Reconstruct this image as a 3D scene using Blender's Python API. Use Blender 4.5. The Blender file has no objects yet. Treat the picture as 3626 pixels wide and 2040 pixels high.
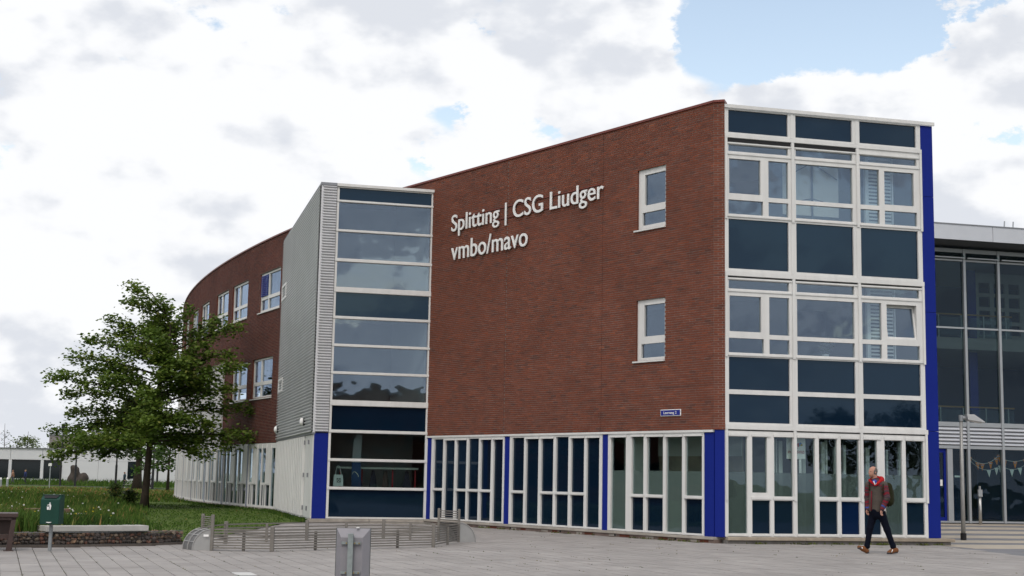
import bpy, bmesh, math, random
import numpy as np
from mathutils import Vector, Matrix, Euler

SC = bpy.context.scene
COL = SC.collection
PI = math.pi
rad = math.radians

# ------------------------------------------------------------------ camera
cam_d = bpy.data.cameras.new('camera'); cam_o = bpy.data.objects.new('camera', cam_d); COL.objects.link(cam_o)
cam_d.sensor_width = 36.0; cam_d.lens = 49.08; cam_d.clip_start = 0.1; cam_d.clip_end = 3000
PITCH, ROLL, EYE = 0.135168, -0.018590, 1.5
_f = Vector((0, math.cos(PITCH), math.sin(PITCH))); _u = Vector((0, -math.sin(PITCH), math.cos(PITCH))); _r = Vector((1, 0, 0))
_r2 = math.cos(ROLL)*_r - math.sin(ROLL)*_u; _u2 = math.sin(ROLL)*_r + math.cos(ROLL)*_u
cam_o.matrix_world = Matrix(((_r2.x, _u2.x, -_f.x, 0), (_r2.y, _u2.y, -_f.y, 0), (_r2.z, _u2.z, -_f.z, EYE), (0, 0, 0, 1)))
SC.camera = cam_o

# ------------------------------------------------------------------ world: sky with broken cumulus
SUN_EL, SUN_AZ = rad(52), rad(192)      # azimuth from +Y (into the picture) towards +X
w = bpy.data.worlds.new('World'); SC.world = w; w.use_nodes = True
w.cycles.sampling_method = 'MANUAL'; w.cycles.sample_map_resolution = 256
nt = w.node_tree; nt.nodes.clear()
def N(t, **k):
    n = nt.nodes.new(t)
    for a, b in k.items(): setattr(n, a, b)
    return n
def M(op, a, b=None, c=None, clamp=False):
    n = N('ShaderNodeMath', operation=op); n.use_clamp = clamp
    for i, v in enumerate((a, b, c)):
        if v is None: continue
        if isinstance(v, (int, float)): n.inputs[i].default_value = v
        else: nt.links.new(v, n.inputs[i])
    return n.outputs[0]
def smooth(x, lo, hi):
    n = N('ShaderNodeMapRange', interpolation_type='SMOOTHSTEP')
    nt.links.new(x, n.inputs[0]); n.inputs[1].default_value = lo; n.inputs[2].default_value = hi
    return n.outputs[0]
tc = N('ShaderNodeTexCoord'); sep = N('ShaderNodeSeparateXYZ'); nt.links.new(tc.outputs['Generated'], sep.inputs[0])
sx, sy, sz = sep.outputs
az = M('MULTIPLY', M('ARCTAN2', sx, sy), 57.29578); el = M('MULTIPLY', M('ARCSINE', sz), 57.29578)
def noise(vec, scale, detail, rough, dist=0.0):
    n = N('ShaderNodeTexNoise'); n.inputs['Scale'].default_value = scale; n.inputs['Detail'].default_value = detail
    n.inputs['Roughness'].default_value = rough; n.inputs['Distortion'].default_value = dist
    nt.links.new(vec, n.inputs['Vector']); return n.outputs['Fac']
cmb = N('ShaderNodeCombineXYZ'); nt.links.new(sx, cmb.inputs[0]); nt.links.new(sy, cmb.inputs[1]); nt.links.new(M('MULTIPLY', sz, 1.7), cmb.inputs[2])
vec = cmb.outputs[0]
n_big = noise(vec, 5.2, 6, 0.56, 0.0)
n_fine = noise(vec, 15.0, 8, 0.64, 0.0)
# a shifted copy, one degree towards the sun's side: the difference is the billows' lit side
vo = N('ShaderNodeVectorMath', operation='ADD'); nt.links.new(vec, vo.inputs[0]); vo.inputs[1].default_value = (0.012, -0.012, 0.035)
n_big2 = noise(vo.outputs[0], 5.2, 4, 0.56, 0.0)
warp_a = M('ADD', az, M('MULTIPLY', M('SUBTRACT', n_fine, 0.5), 9.0))
warp_e = M('ADD', el, M('MULTIPLY', M('SUBTRACT', M('FRACT', M('MULTIPLY', n_big, 1.0)), 0.5), 5.0))
def blob(a0, e0, ra, re, w_):
    q = M('ADD', M('POWER', M('DIVIDE', M('SUBTRACT', warp_a, a0), ra), 2.0), M('POWER', M('DIVIDE', M('SUBTRACT', warp_e, e0), re), 2.0))
    return M('MULTIPLY', M('EXPONENT', M('MULTIPLY', q, -1.0)), w_)
cover = M('ADD', M('MULTIPLY', n_big, 0.9), M('MULTIPLY', n_fine, 0.62))
for b in [(13.3, 18.3, 5.2, 2.0, -0.42), (18.2, 14.0, 1.8, 0.8, -0.22), (8.6, 18.0, 2.2, 2.4, -0.26), (-2.2, 14.5, 1.5, 0.9, -0.19), (-4.0, 12.5, 1.0, 0.8, -0.17), (1.4, 13.9, 1.6, 0.6, -0.12),
          (-15.0, 18.4, 1.0, 0.5, -0.07), (-21.0, 16.4, 1.2, 1.0, -0.06), (-18.0, 17.0, 5.0, 3.0, 0.10),
          (20.6, 16.6, 2.2, 1.5, 0.34), (12.6, 14.4, 4.8, 1.9, 0.36), (3.2, 17.6, 4.2, 2.6, 0.26), (18.6, 10.0, 3.0, 2.6, 0.25), (-11.0, 9.0, 12.0, 9.0, 0.20)]:
    cover = M('ADD', cover, blob(*b))
cover = M('ADD', cover, M('MULTIPLY', M('SUBTRACT', 1.0, smooth(el, 1.0, 8.0)), 0.35))
dens = smooth(cover, 0.665, 0.745)
lit = M('MULTIPLY', M('SUBTRACT', n_big, n_big2), 5.0)
thick = smooth(cover, 0.74, 1.08)
shade = M('ADD', M('ADD', 1.13, M('MULTIPLY', lit, 0.90)), M('MULTIPLY', thick, -0.15))
shade = M('ADD', shade, M('MULTIPLY', M('SUBTRACT', n_fine, 0.5), 0.62))
shade = M('MAXIMUM', M('MINIMUM', shade, 1.30), 0.66)
skyn = N('ShaderNodeTexSky', sky_type='NISHITA', sun_disc=False)
skyn.sun_elevation = SUN_EL; skyn.sun_rotation = SUN_AZ; skyn.air_density = 1.0; skyn.dust_density = 2.2; skyn.ozone_density = 1.4
skb = N('ShaderNodeMix', data_type='RGBA', blend_type='MULTIPLY'); skb.inputs[0].default_value = 1.0
nt.links.new(skyn.outputs[0], skb.inputs[6]); skb.inputs[7].default_value = (3.3, 2.75, 2.2, 1)
cc_ = N('ShaderNodeMix', data_type='RGBA'); nt.links.new(smooth(shade, 0.66, 1.12), cc_.inputs[0])
cc_.inputs[6].default_value = (7.5, 7.8, 8.4, 1); cc_.inputs[7].default_value = (9.9, 10.0, 10.2, 1)
mixc = N('ShaderNodeMix', data_type='RGBA'); nt.links.new(dens, mixc.inputs[0]); nt.links.new(skb.outputs[2], mixc.inputs[6]); nt.links.new(cc_.outputs[2], mixc.inputs[7])
bg = N('ShaderNodeBackground'); bg.inputs[1].default_value = 0.10; nt.links.new(mixc.outputs[2], bg.inputs[0])
wo = N('ShaderNodeOutputWorld'); nt.links.new(bg.outputs[0], wo.inputs[0])

# ------------------------------------------------------------------ sun behind thin cloud
sd = bpy.data.lights.new('sun', 'SUN'); sd.energy = 1.1; sd.angle = rad(14); sd.color = (1.0, 0.97, 0.93)
so = bpy.data.objects.new('sun', sd); COL.objects.link(so)
sdir = Vector((math.sin(SUN_AZ)*math.cos(SUN_EL), math.cos(SUN_AZ)*math.cos(SUN_EL), math.sin(SUN_EL)))
so.rotation_euler = sdir.to_track_quat('Z', 'Y').to_euler(); so.location = (30, -30, 60)

vs = SC.view_settings; vs.view_transform = 'Standard'; vs.look = 'None'; vs.exposure = 0.0; vs.gamma = 1.0; vs.use_curve_mapping = False
cy = SC.cycles; cy.max_bounces = 6; cy.diffuse_bounces = 2; cy.glossy_bounces = 3; cy.transparent_max_bounces = 12; cy.transmission_bounces = 4
cy.use_denoising = True; cy.caustics_reflective = False; cy.caustics_refractive = False; cy.sample_clamp_indirect = 6.0
SC.render.film_transparent = False

# ------------------------------------------------------------------ materials
MATS = {}
def _lk(t, a, b): t.links.new(a, b)
def mat(name, col, rough=0.6, metal=0.0, var=0.0, vscale=4.0, bump=0.0, bscale=60.0, spec=0.3, col2=None, tone=None, stint=None, coat=0.0, stain=0.0, stretch=None, rvar=0.0):
    """procedural material: world-space noise between col and col2, optional per-face 'tone' ramp, bump, broad stains"""
    if name in MATS: return MATS[name]
    m = bpy.data.materials.new(name); m.use_nodes = True; t = m.node_tree; n = t.nodes; b = n['Principled BSDF']
    b.inputs['Roughness'].default_value = rough; b.inputs['Metallic'].default_value = metal
    b.inputs['Specular IOR Level'].default_value = spec
    if stint: b.inputs['Specular Tint'].default_value = (*stint, 1)
    if coat: b.inputs['Coat Weight'].default_value = coat; b.inputs['Coat Roughness'].default_value = 0.08
    geo = n.new('ShaderNodeNewGeometry'); pos = geo.outputs['Position']
    if stretch:
        vm = n.new('ShaderNodeVectorMath'); vm.operation = 'MULTIPLY'; _lk(t, pos, vm.inputs[0]); vm.inputs[1].default_value = stretch; pos = vm.outputs[0]
    if tone:
        at = n.new('ShaderNodeAttribute'); at.attribute_name = 'tone'
        rp = n.new('ShaderNodeValToRGB'); rp.color_ramp.elements.remove(rp.color_ramp.elements[1])
        for i, (p, c) in enumerate(tone):
            e = rp.color_ramp.elements[0] if i == 0 else rp.color_ramp.elements.new(p)
            e.position = p; e.color = (*c, 1)
        _lk(t, at.outputs['Fac'], rp.inputs[0]); cur = rp.outputs[0]
    else:
        rg = n.new('ShaderNodeRGB'); rg.outputs[0].default_value = (*col, 1); cur = rg.outputs[0]
    if var or col2:
        no = n.new('ShaderNodeTexNoise'); no.inputs['Scale'].default_value = vscale; no.inputs['Detail'].default_value = 6; no.inputs['Roughness'].default_value = 0.6
        _lk(t, pos, no.inputs['Vector'])
        mr = n.new('ShaderNodeMapRange'); _lk(t, no.outputs['Fac'], mr.inputs[0]); mr.inputs[1].default_value = 0.3; mr.inputs[2].default_value = 0.7
        if col2:
            mx = n.new('ShaderNodeMix'); mx.data_type = 'RGBA'; _lk(t, mr.outputs[0], mx.inputs[0]); _lk(t, cur, mx.inputs[6]); mx.inputs[7].default_value = (*col2, 1); cur = mx.outputs[2]
        if var:
            mr2 = n.new('ShaderNodeMapRange'); _lk(t, no.outputs['Fac'], mr2.inputs[0]); mr2.inputs[1].default_value = 0.25; mr2.inputs[2].default_value = 0.75
            mr2.inputs[3].default_value = 1-var; mr2.inputs[4].default_value = 1+var
            mx = n.new('ShaderNodeMix'); mx.data_type = 'RGBA'; mx.blend_type = 'MULTIPLY'; mx.inputs[0].default_value = 1
            _lk(t, cur, mx.inputs[6]); _lk(t, mr2.outputs[0], mx.inputs[7]); cur = mx.outputs[2]
    if stain:
        no = n.new('ShaderNodeTexNoise'); no.inputs['Scale'].default_value = 0.55; no.inputs['Detail'].default_value = 5; no.inputs['Roughness'].default_value = 0.65
        _lk(t, geo.outputs['Position'], no.inputs['Vector'])
        mr = n.new('ShaderNodeMapRange'); _lk(t, no.outputs['Fac'], mr.inputs[0]); mr.inputs[1].default_value = 0.3; mr.inputs[2].default_value = 0.7; mr.inputs[3].default_value = 1-stain; mr.inputs[4].default_value = 1+stain*0.7
        mx = n.new('ShaderNodeMix'); mx.data_type = 'RGBA'; mx.blend_type = 'MULTIPLY'; mx.inputs[0].default_value = 1
        _lk(t, cur, mx.inputs[6]); _lk(t, mr.outputs[0], mx.inputs[7]); cur = mx.outputs[2]
    _lk(t, cur, b.inputs['Base Color'])
    if rvar:
        no = n.new('ShaderNodeTexNoise'); no.inputs['Scale'].default_value = 2.5; no.inputs['Detail'].default_value = 5; _lk(t, geo.outputs['Position'], no.inputs['Vector'])
        mr = n.new('ShaderNodeMapRange'); _lk(t, no.outputs['Fac'], mr.inputs[0]); mr.inputs[3].default_value = max(0, rough-rvar); mr.inputs[4].default_value = rough+rvar; _lk(t, mr.outputs[0], b.inputs['Roughness'])
    if bump:
        no = n.new('ShaderNodeTexNoise'); no.inputs['Scale'].default_value = bscale; no.inputs['Detail'].default_value = 4; _lk(t, pos, no.inputs['Vector'])
        bp = n.new('ShaderNodeBump'); bp.inputs['Strength'].default_value = bump; bp.inputs['Distance'].default_value = 0.02
        _lk(t, no.outputs['Fac'], bp.inputs['Height']); _lk(t, bp.outputs[0], b.inputs['Normal'])
    MATS[name] = m; return m

def glass(name, tint=(0.84, 0.89, 0.90), ior=1.95, wav=0.010):
    """window pane: tinted see-through plus mirror reflection by Fresnel; slight waviness of the sheet"""
    m = bpy.data.materials.new(name); m.use_nodes = True; t = m.node_tree; n = t.nodes; n.clear()
    geo = n.new('ShaderNodeNewGeometry')
    e = n.new('ShaderNodeMath'); e.operation = 'MULTIPLY_ADD'; _lk(t, geo.outputs['Backfacing'], e.inputs[0]); e.inputs[1].default_value = -2; e.inputs[2].default_value = 1
    p = n.new('ShaderNodeMath'); p.operation = 'POWER'; p.inputs[0].default_value = ior; _lk(t, e.outputs[0], p.inputs[1])
    fr = n.new('ShaderNodeFresnel'); _lk(t, p.outputs[0], fr.inputs[0])
    no = n.new('ShaderNodeTexNoise'); no.inputs['Scale'].default_value = 1.1; no.inputs['Detail'].default_value = 1.5; _lk(t, geo.outputs['Position'], no.inputs['Vector'])
    bp = n.new('ShaderNodeBump'); bp.inputs['Strength'].default_value = 1.0; bp.inputs['Distance'].default_value = wav; _lk(t, no.outputs['Fac'], bp.inputs['Height'])
    tr = n.new('ShaderNodeBsdfTransparent'); tr.inputs[0].default_value = (*tint, 1)
    gl = n.new('ShaderNodeBsdfGlossy'); gl.inputs['Roughness'].default_value = 0.01; gl.inputs[0].default_value = (0.64, 0.78, 1.0, 1); _lk(t, bp.outputs[0], gl.inputs['Normal'])
    mx = n.new('ShaderNodeMixShader'); _lk(t, fr.outputs[0], mx.inputs[0]); _lk(t, tr.outputs[0], mx.inputs[1]); _lk(t, gl.outputs[0], mx.inputs[2])
    o = n.new('ShaderNodeOutputMaterial'); _lk(t, mx.outputs[0], o.inputs[0]); MATS[name] = m; return m

def film(name, col, alpha):
    m = bpy.data.materials.new(name); m.use_nodes = True; t = m.node_tree; n = t.nodes; n.clear()
    tr = n.new('ShaderNodeBsdfTransparent'); df = n.new('ShaderNodeBsdfDiffuse'); df.inputs[0].default_value = (*col, 1)
    mx = n.new('ShaderNodeMixShader'); mx.inputs[0].default_value = alpha; _lk(t, tr.outputs[0], mx.inputs[1]); _lk(t, df.outputs[0], mx.inputs[2])
    o = n.new('ShaderNodeOutputMaterial'); _lk(t, mx.outputs[0], o.inputs[0]); MATS[name] = m; return m

M_white = mat('white_paint', (0.67, 0.67, 0.655), 0.42, var=0.07, vscale=1.0, stain=0.05, stretch=(5, 5, .45), rvar=0.08)
M_blue = mat('blue_panel', (0.0065, 0.0185, 0.20), 0.5, var=0.06, vscale=1.2, rvar=0.08, spec=0.12)
M_navy = mat('navy_spandrel_glass', (0.0035, 0.0115, 0.026), 0.03, spec=0.62, var=0.15, vscale=0.6, stint=(0.42, 0.62, 0.82), bump=.10, bscale=0.9)
M_brick = mat('brick', (0.2, 0.06, 0.035), 0.85, bump=0.35, bscale=90, var=0.08, vscale=14, stain=0.15, spec=0.15,
              tone=[(0.0, (0.095, 0.043, 0.035)), (0.25, (0.138, 0.052, 0.037)), (0.6, (0.180, 0.058, 0.036)), (0.9, (0.228, 0.069, 0.038)), (1.0, (0.26, 0.088, 0.047))])
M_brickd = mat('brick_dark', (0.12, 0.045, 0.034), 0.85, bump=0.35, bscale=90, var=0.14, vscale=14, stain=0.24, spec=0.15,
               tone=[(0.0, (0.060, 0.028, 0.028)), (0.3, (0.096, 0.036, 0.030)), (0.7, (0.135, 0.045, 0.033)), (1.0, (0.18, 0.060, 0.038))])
M_mortar = mat('mortar', (0.29, 0.26, 0.23), 0.95, var=0.2, vscale=8, stain=0.15, spec=0.1)
M_reveal = mat('brick_reveal', (0.13, 0.045, 0.03), 0.9, var=0.3, vscale=9, spec=0.2)
M_cope = mat('red_coping', (0.17, 0.045, 0.035), 0.45, var=0.12, vscale=2)
M_metal = mat('silver_sheet', (0.62, 0.625, 0.64), 0.42, metal=0.30, var=0.06, vscale=1.5, stain=0.08, rvar=0.06)
M_metald = mat('grey_trim', (0.24, 0.25, 0.27), 0.45, metal=0.3, var=0.08)
M_stone = mat('plinth_concrete', (0.36, 0.33, 0.29), 0.85, var=0.18, vscale=5, bump=0.3, bscale=50, stain=0.18)
M_stonedk = mat('plinth_brick', (0.20, 0.15, 0.13), 0.9, var=0.35, vscale=3.5, bump=0.4, bscale=30)
M_dark = mat('dark_gap', (0.012, 0.012, 0.014), 0.6)
M_inner = mat('interior_plaster', (0.24, 0.24, 0.24), 0.8, var=0.05)
M_ceil = mat('interior_ceiling', (0.34, 0.34, 0.34), 0.9, var=0.04)
M_carpet = mat('interior_floor', (0.10, 0.10, 0.11), 0.8, var=0.1)
M_rooff = mat('roof_felt', (0.10, 0.10, 0.10), 0.9, var=0.2)
M_glass = glass('window_glass')
M_glassc = glass('clear_glass', tint=(0.80, 0.86, 0.85), ior=1.5)
M_hallg = glass('hall_glass', tint=(0.72, 0.80, 0.80), ior=1.32)
M_frost = film('frosted_film', (0.185, 0.205, 0.20), 0.62)

M_frost2 = film('pale_film', (0.31, 0.335, 0.32), 0.60); M_pale = mat('pale_board', (0.50, 0.54, 0.49), .8); M_palebr = mat('brown_board', (0.30, 0.27, 0.21), .8, var=.3, vscale=2)

# ------------------------------------------------------------------ mesh helpers
WL = {}                                     # world location of every object (all unrotated unless stated)
class MB:
    def __init__(s): s.v = []; s.f = []; s.m = []; s.t = []
    def add(s, vs_, fs, mi=0, tone=0.5):
        o = len(s.v); s.v.extend(vs_)
        for f in fs: s.f.append(tuple(i+o for i in f)); s.m.append(mi); s.t.append(tone)
    def hexa(s, p, mi=0, tone=0.5, faces=None):
        F = [(0, 3, 2, 1), (4, 5, 6, 7), (0, 1, 5, 4), (1, 2, 6, 5), (2, 3, 7, 6), (3, 0, 4, 7)]
        s.add(p, F if faces is None else [F[i] for i in faces], mi, tone)
    def box(s, x0, x1, y0, y1, z0, z1, mi=0, tone=0.5):
        s.hexa([(x0, y0, z0), (x1, y0, z0), (x1, y1, z0), (x0, y1, z0), (x0, y0, z1), (x1, y0, z1), (x1, y1, z1), (x0, y1, z1)], mi, tone)
    def fbox(s, P, s0, s1, d0, d1, z0, z1, mi=0, tone=0.5):
        """box on a facade frame P(s, d, z)"""
        s.hexa([P(s0, d0, z0), P(s1, d0, z0), P(s1, d1, z0), P(s0, d1, z0), P(s0, d0, z1), P(s1, d0, z1), P(s1, d1, z1), P(s0, d1, z1)], mi, tone)
    def tube(s, pts, r, n=8, mi=0, cap=True, tone=0.5):
        pts = [Vector(p) for p in pts]; rs = r if isinstance(r, (list, tuple)) else [r]*len(pts); o = len(s.v); prev = None
        for i, p in enumerate(pts):
            d = (pts[min(i+1, len(pts)-1)] - pts[max(i-1, 0)]).normalized()
            if prev is None: a = d.orthogonal().normalized()
            else: a = (prev - d*prev.dot(d)); a = a.normalized() if a.length > 1e-6 else d.orthogonal().normalized()
            prev = a; b = d.cross(a)
            for k in range(n):
                q = 2*PI*k/n; s.v.append(tuple(p + (a*math.cos(q) + b*math.sin(q))*rs[i]))
        for i in range(len(pts)-1):
            for k in range(n):
                s.f.append((o+i*n+k, o+i*n+(k+1) % n, o+(i+1)*n+(k+1) % n, o+(i+1)*n+k)); s.m.append(mi); s.t.append(tone)
        if cap:
            s.f.append(tuple(o+k for k in reversed(range(n)))); s.m.append(mi); s.t.append(tone)
            e = o+(len(pts)-1)*n; s.f.append(tuple(e+k for k in range(n))); s.m.append(mi); s.t.append(tone)
    def prism(s, poly, ax, mi=0, tone=0.5):
        """closed polygon (3D points) extruded by vector ax"""
        n = len(poly); A = [tuple(p) for p in poly]; B = [tuple(Vector(p)+Vector(ax)) for p in poly]
        s.add(A+B, [tuple(reversed(range(n))), tuple(range(n, 2*n))] + [(i, (i+1) % n, n+(i+1) % n, n+i) for i in range(n)], mi, tone)
    def build(s, name, mats, parent=None, smooth=False, origin=None, tone=False, local=False):
        me = bpy.data.meshes.new(name)
        vv = np.array(s.v, dtype=np.float64).reshape(-1, 3)
        if origin is None: origin = (0, 0, 0) if local else ((vv.min(0)+vv.max(0))/2 if len(vv) else np.zeros(3))
        if origin is not None and not local: vv = vv - np.array(origin)
        me.from_pydata(vv.tolist(), [], s.f)
        if not isinstance(mats, (list, tuple)): mats = [mats]
        for m in mats: me.materials.append(m)
        if len(mats) > 1: me.polygons.foreach_set('material_index', s.m)
        if tone:
            at = me.attributes.new('tone', 'FLOAT', 'FACE'); at.data.foreach_set('value', s.t)
        if smooth: me.polygons.foreach_set('use_smooth', [True]*len(s.f))
        me.validate(); me.update()
        o = bpy.data.objects.new(name, me); COL.objects.link(o)
        place(o, origin, parent); return o
def place(o, world, parent=None):
    world = Vector(world); WL[o] = world
    if parent is not None: o.parent = parent; o.location = world - WL[parent]
    else: o.location = world
def empty(name, loc, label=None, cat=None, group=None, parent=None):
    o = bpy.data.objects.new(name, None); COL.objects.link(o); o.empty_display_size = 0.2; place(o, loc, parent)
    if label: tag(o, label, cat, group)
    return o
def tag(o, label, cat, group=None):
    o['label'] = label; o['category'] = cat
    if group: o['group'] = group
    return o
def kind(o, k): o['kind'] = k; return o
def copy_tree(src, loc, rz=0.0, label=None, scale=1.0):
    def cp(o, par):
        c = o.copy(); COL.objects.link(c)
        if par is not None: c.parent = par
        for ch in list(o.children): cp(ch, c)
        return c
    c = cp(src, None); c.location = loc; c.rotation_euler = (0, 0, rz); c.scale = (scale,)*3; WL[c] = Vector(loc)
    if label: c['label'] = label
    return c
def bevel_round(o, width=0.01, seg=2):
    m = o.modifiers.new('edge', 'BEVEL'); m.width = width; m.segments = seg; m.limit_method = 'ANGLE'; m.angle_limit = rad(40); return o
def frame(P0, azm, side):
    """facade frame: s along azimuth azm, d outward, z up. side=+1: outside is on the right of travel, -1: on the left"""
    dx, dy = math.sin(azm), math.cos(azm); nx, ny = (dy, -dx) if side > 0 else (-dy, dx)
    return lambda s, d, z: (P0[0]+s*dx+d*nx, P0[1]+s*dy+d*ny, z)
def holed(mb, P, s_rng, z_rng, holes, d0, d1, mi=0, ms=None, smax=None):
    """slab between depths d0 (back) and d1 (front) over a rectangle of the facade with rectangular holes"""
    ms = mi if ms is None else ms
    cs = {s_rng[0], s_rng[1]}; cz = {z_rng[0], z_rng[1]}
    for a, b, c, d in holes:
        for v in (a, b):
            if s_rng[0] < v < s_rng[1]: cs.add(v)
        for v in (c, d):
            if z_rng[0] < v < z_rng[1]: cz.add(v)
    cs = sorted(cs); cz = sorted(cz)
    if smax:
        o = []
        for a, b in zip(cs, cs[1:]):
            k = max(1, int(math.ceil((b-a)/smax))); o += [a+(b-a)*i/k for i in range(k)]
        cs = o+[cs[-1]]
    ns, nz = len(cs)-1, len(cz)-1
    def full(i, j):
        if i < 0 or j < 0 or i >= ns or j >= nz: return False
        sc, zc = (cs[i]+cs[i+1])/2, (cz[j]+cz[j+1])/2
        return not any(a < sc < b and c < zc < d for a, b, c, d in holes)
    flip = P.flip if hasattr(P, 'flip') else False
    for i in range(ns):
        for j in range(nz):
            if not full(i, j): continue
            a, b, c, d = cs[i], cs[i+1], cz[j], cz[j+1]
            mb.add([P(a, d1, c), P(b, d1, c), P(b, d1, d), P(a, d1, d)], [(0, 1, 2, 3)], mi)
            mb.add([P(a, d0, c), P(b, d0, c), P(b, d0, d), P(a, d0, d)], [(3, 2, 1, 0)], ms)
            if not full(i-1, j): mb.add([P(a, d0, c), P(a, d1, c), P(a, d1, d), P(a, d0, d)], [(0, 1, 2, 3)], ms)
            if not full(i+1, j): mb.add([P(b, d0, c), P(b, d1, c), P(b, d1, d), P(b, d0, d)], [(3, 2, 1, 0)], ms)
            if not full(i, j-1): mb.add([P(a, d0, c), P(b, d0, c), P(b, d1, c), P(a, d1, c)], [(0, 1, 2, 3)], ms)
            if not full(i, j+1): mb.add([P(a, d0, d), P(b, d0, d), P(b, d1, d), P(a, d1, d)], [(3, 2, 1, 0)], ms)
# ================================================================== THE SCHOOL BUILDING
rng = random.Random(7)
AZA, AZC, AZB = 1.3194, -0.64836, rad(-14.81)
BAY0, CH0, TW = (5.345, 34.70), (5.08, 34.79), (-2.637, 44.976)
TC = (TW[0]+3.63*math.sin(AZA+PI), TW[1]+3.63*math.cos(AZA+PI))
PB = frame(BAY0, AZA, +1)                         # glass bay, s to the right
PC = frame(CH0, AZC, -1)                          # brick front wall, s to the left
PT = frame(TW, AZA+PI, -1)                        # stair tower front, s to the left
PS = frame(TC, AZB, -1)                           # stair tower side, s into the depth
PH = frame(CH0, math.atan2(BAY0[0]-CH0[0], BAY0[1]-CH0[1]), +1)   # narrow splayed corner
HL = math.hypot(BAY0[0]-CH0[0], BAY0[1]-CH0[1])
CX, CY, CR = 94.436, 110.411, 117.292
def PW(s, d, z):                                  # curved wing
    th = s/CR - rad(117); return (CX+(CR+d)*math.sin(th), CY+(CR+d)*math.cos(th), z)

school = empty('school_building', (2.0, 40.0, 0.0), 'red brick school with white glazed corner bay and curved wing', 'building')

# ---- brickwork
CH, BL, BH, JT = 0.06, 0.22, 0.0485, 0.011
BRK = []                                          # candidates for single bricks: (distance, frame, s0, s1, z)
def subtract(a, b, holes):
    iv = [(a, b)]
    for h0, h1 in holes:
        o = []
        for x, y in iv:
            if h1 <= x or h0 >= y: o.append((x, y)); continue
            if h0 > x: o.append((x, h0))
            if h1 < y: o.append((h1, y))
        iv = o
    return iv
def lay_bricks(P, s_rng, z_rng, holes, sink, tone0=0.0):
    nrow = int(round((z_rng[1]-z_rng[0])/CH))
    for r in range(nrow):
        z0 = z_rng[0]+r*CH; zc = z0+BH/2
        hs = [(a, b) for a, b, c, d in holes if c < zc < d]
        for a, b in subtract(s_rng[0], s_rng[1], hs):
            off = (BL/2 if r % 2 else 0)+rng.uniform(-.004, .004)
            k = math.floor((a-off)/BL)
            while True:
                s0, s1 = max(a, off+k*BL), min(b, off+(k+1)*BL-JT)
                if off+k*BL >= b: break
                k += 1
                if s1-s0 < 0.03: continue
                tn = min(1, max(0, rng.gauss(0.52+tone0, 0.14)))
                if rng.random() < 0.03: tn *= 0.3
                sink(s0, s1, z0, z0+BH*rng.uniform(.97, 1.02), rng.uniform(-.002, .003), tn)
def into(mb, P):
    def f(s0, s1, z0, z1, j, tn):
        d1, d0 = j, -0.02
        p = [P(s0, d0, z0), P(s1, d0, z0), P(s1, d1, z0), P(s0, d1, z0), P(s0, d0, z1), P(s1, d0, z1), P(s1, d1, z1), P(s0, d1, z1)]
        mb.hexa(p, 0, tn, faces=(0, 1, 3, 4, 5))
    return f

WT = (1.77, 2.87, 8.17, 9.83); WBm = (1.78, 2.885, 4.635, 6.26)      # two upper windows in the front wall
Z0, ZT = 2.785, 11.12
fw = MB(); holed(fw, PC, (0.0, 15.0), (Z0, ZT), [WT, WBm], -0.30, -0.007, 0, 1); front_wall = fw.build('front_wall', [M_mortar, M_reveal], school)
hw = MB(); holed(hw, PH, (0.0, HL), (Z0, ZT), [], -0.25, -0.007); corner_pier = hw.build('corner_pier', M_mortar, school)
singles = []
jointS = (4.29, 8.71)                               # expansion joints
fb = MB(); fsink = into(fb, PC)
def front_sink(s0, s1, z0, z1, j, tn):
    if any(s0 < q < s1 for q in jointS):
        for q in jointS:
            if s0 < q < s1:
                if q-.006-s0 > .03: front_sink(s0, q-.006, z0, z1, j, tn)
                if s1-q-.006 > .03: front_sink(q+.006, s1, z0, z1, j, tn)
        return
    if s0 < 1.62 and 2.79 < z0 < 5.3: singles.append((s0, s1, z0, z1, j, tn))
    else: fsink(s0, s1, z0, z1, j, tn)
lay_bricks(PC, (0.012, 15.0), (Z0+.003, ZT), [WT, WBm, (12.95, 15.0, 2.0, 10.45)], front_sink)
singles.sort(key=lambda q: q[2]*1.2+q[0])
for q in singles[300:]: fsink(*q)
ob = fb.build('brick_courses', M_brick, front_wall, tone=True); kind(ob, 'stuff')
bm_cache = {}
dirC = Vector((-math.sin(AZC), -math.cos(AZC), 0)); angC = math.atan2(dirC.y, dirC.x)
for s0, s1, z0, z1, j, tn in singles[:300]:
    key = (round(s1-s0, 3), round(tn*8))
    if key not in bm_cache:
        L = key[0]/2; m = MB(); m.box(-L, L, -0.011, 0.011, -BH/2, BH/2, 0, key[1]/8)
        me = bpy.data.meshes.new('brick'); me.from_pydata(m.v, [], m.f); me.materials.append(M_brick)
        at = me.attributes.new('tone', 'FLOAT', 'FACE'); at.data.foreach_set('value', m.t); bm_cache[key] = me
    o = bpy.data.objects.new('brick', bm_cache[key]); COL.objects.link(o)
    place(o, PC((s0+s1)/2, j-0.010, (z0+z1)/2), front_wall); o.rotation_euler = (0, 0, angC)
cb = MB(); lay_bricks(PH, (0.0, HL-.004), (Z0+.003, ZT), [], into(cb, PH)); kind(cb.build('brick_courses', M_brick, corner_pier, tone=True), 'stuff')
# joints and copings
for q in jointS: jm = MB(); jm.fbox(PC, q-.005, q+.005, -.012, -.004, Z0, ZT); jm.build('expansion_joint', M_dark, front_wall)
cp = MB()

cp.fbox(PC, -0.02, 15.0, -0.35, 0.035, ZT, ZT+.06); cp.build('wall_coping', M_cope, school)
cp = MB(); cp.fbox(PH, 0.0, HL+.005, -0.34, 0.036, ZT+.002, ZT+.062); cp.build('wall_coping', M_cope, school)

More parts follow.
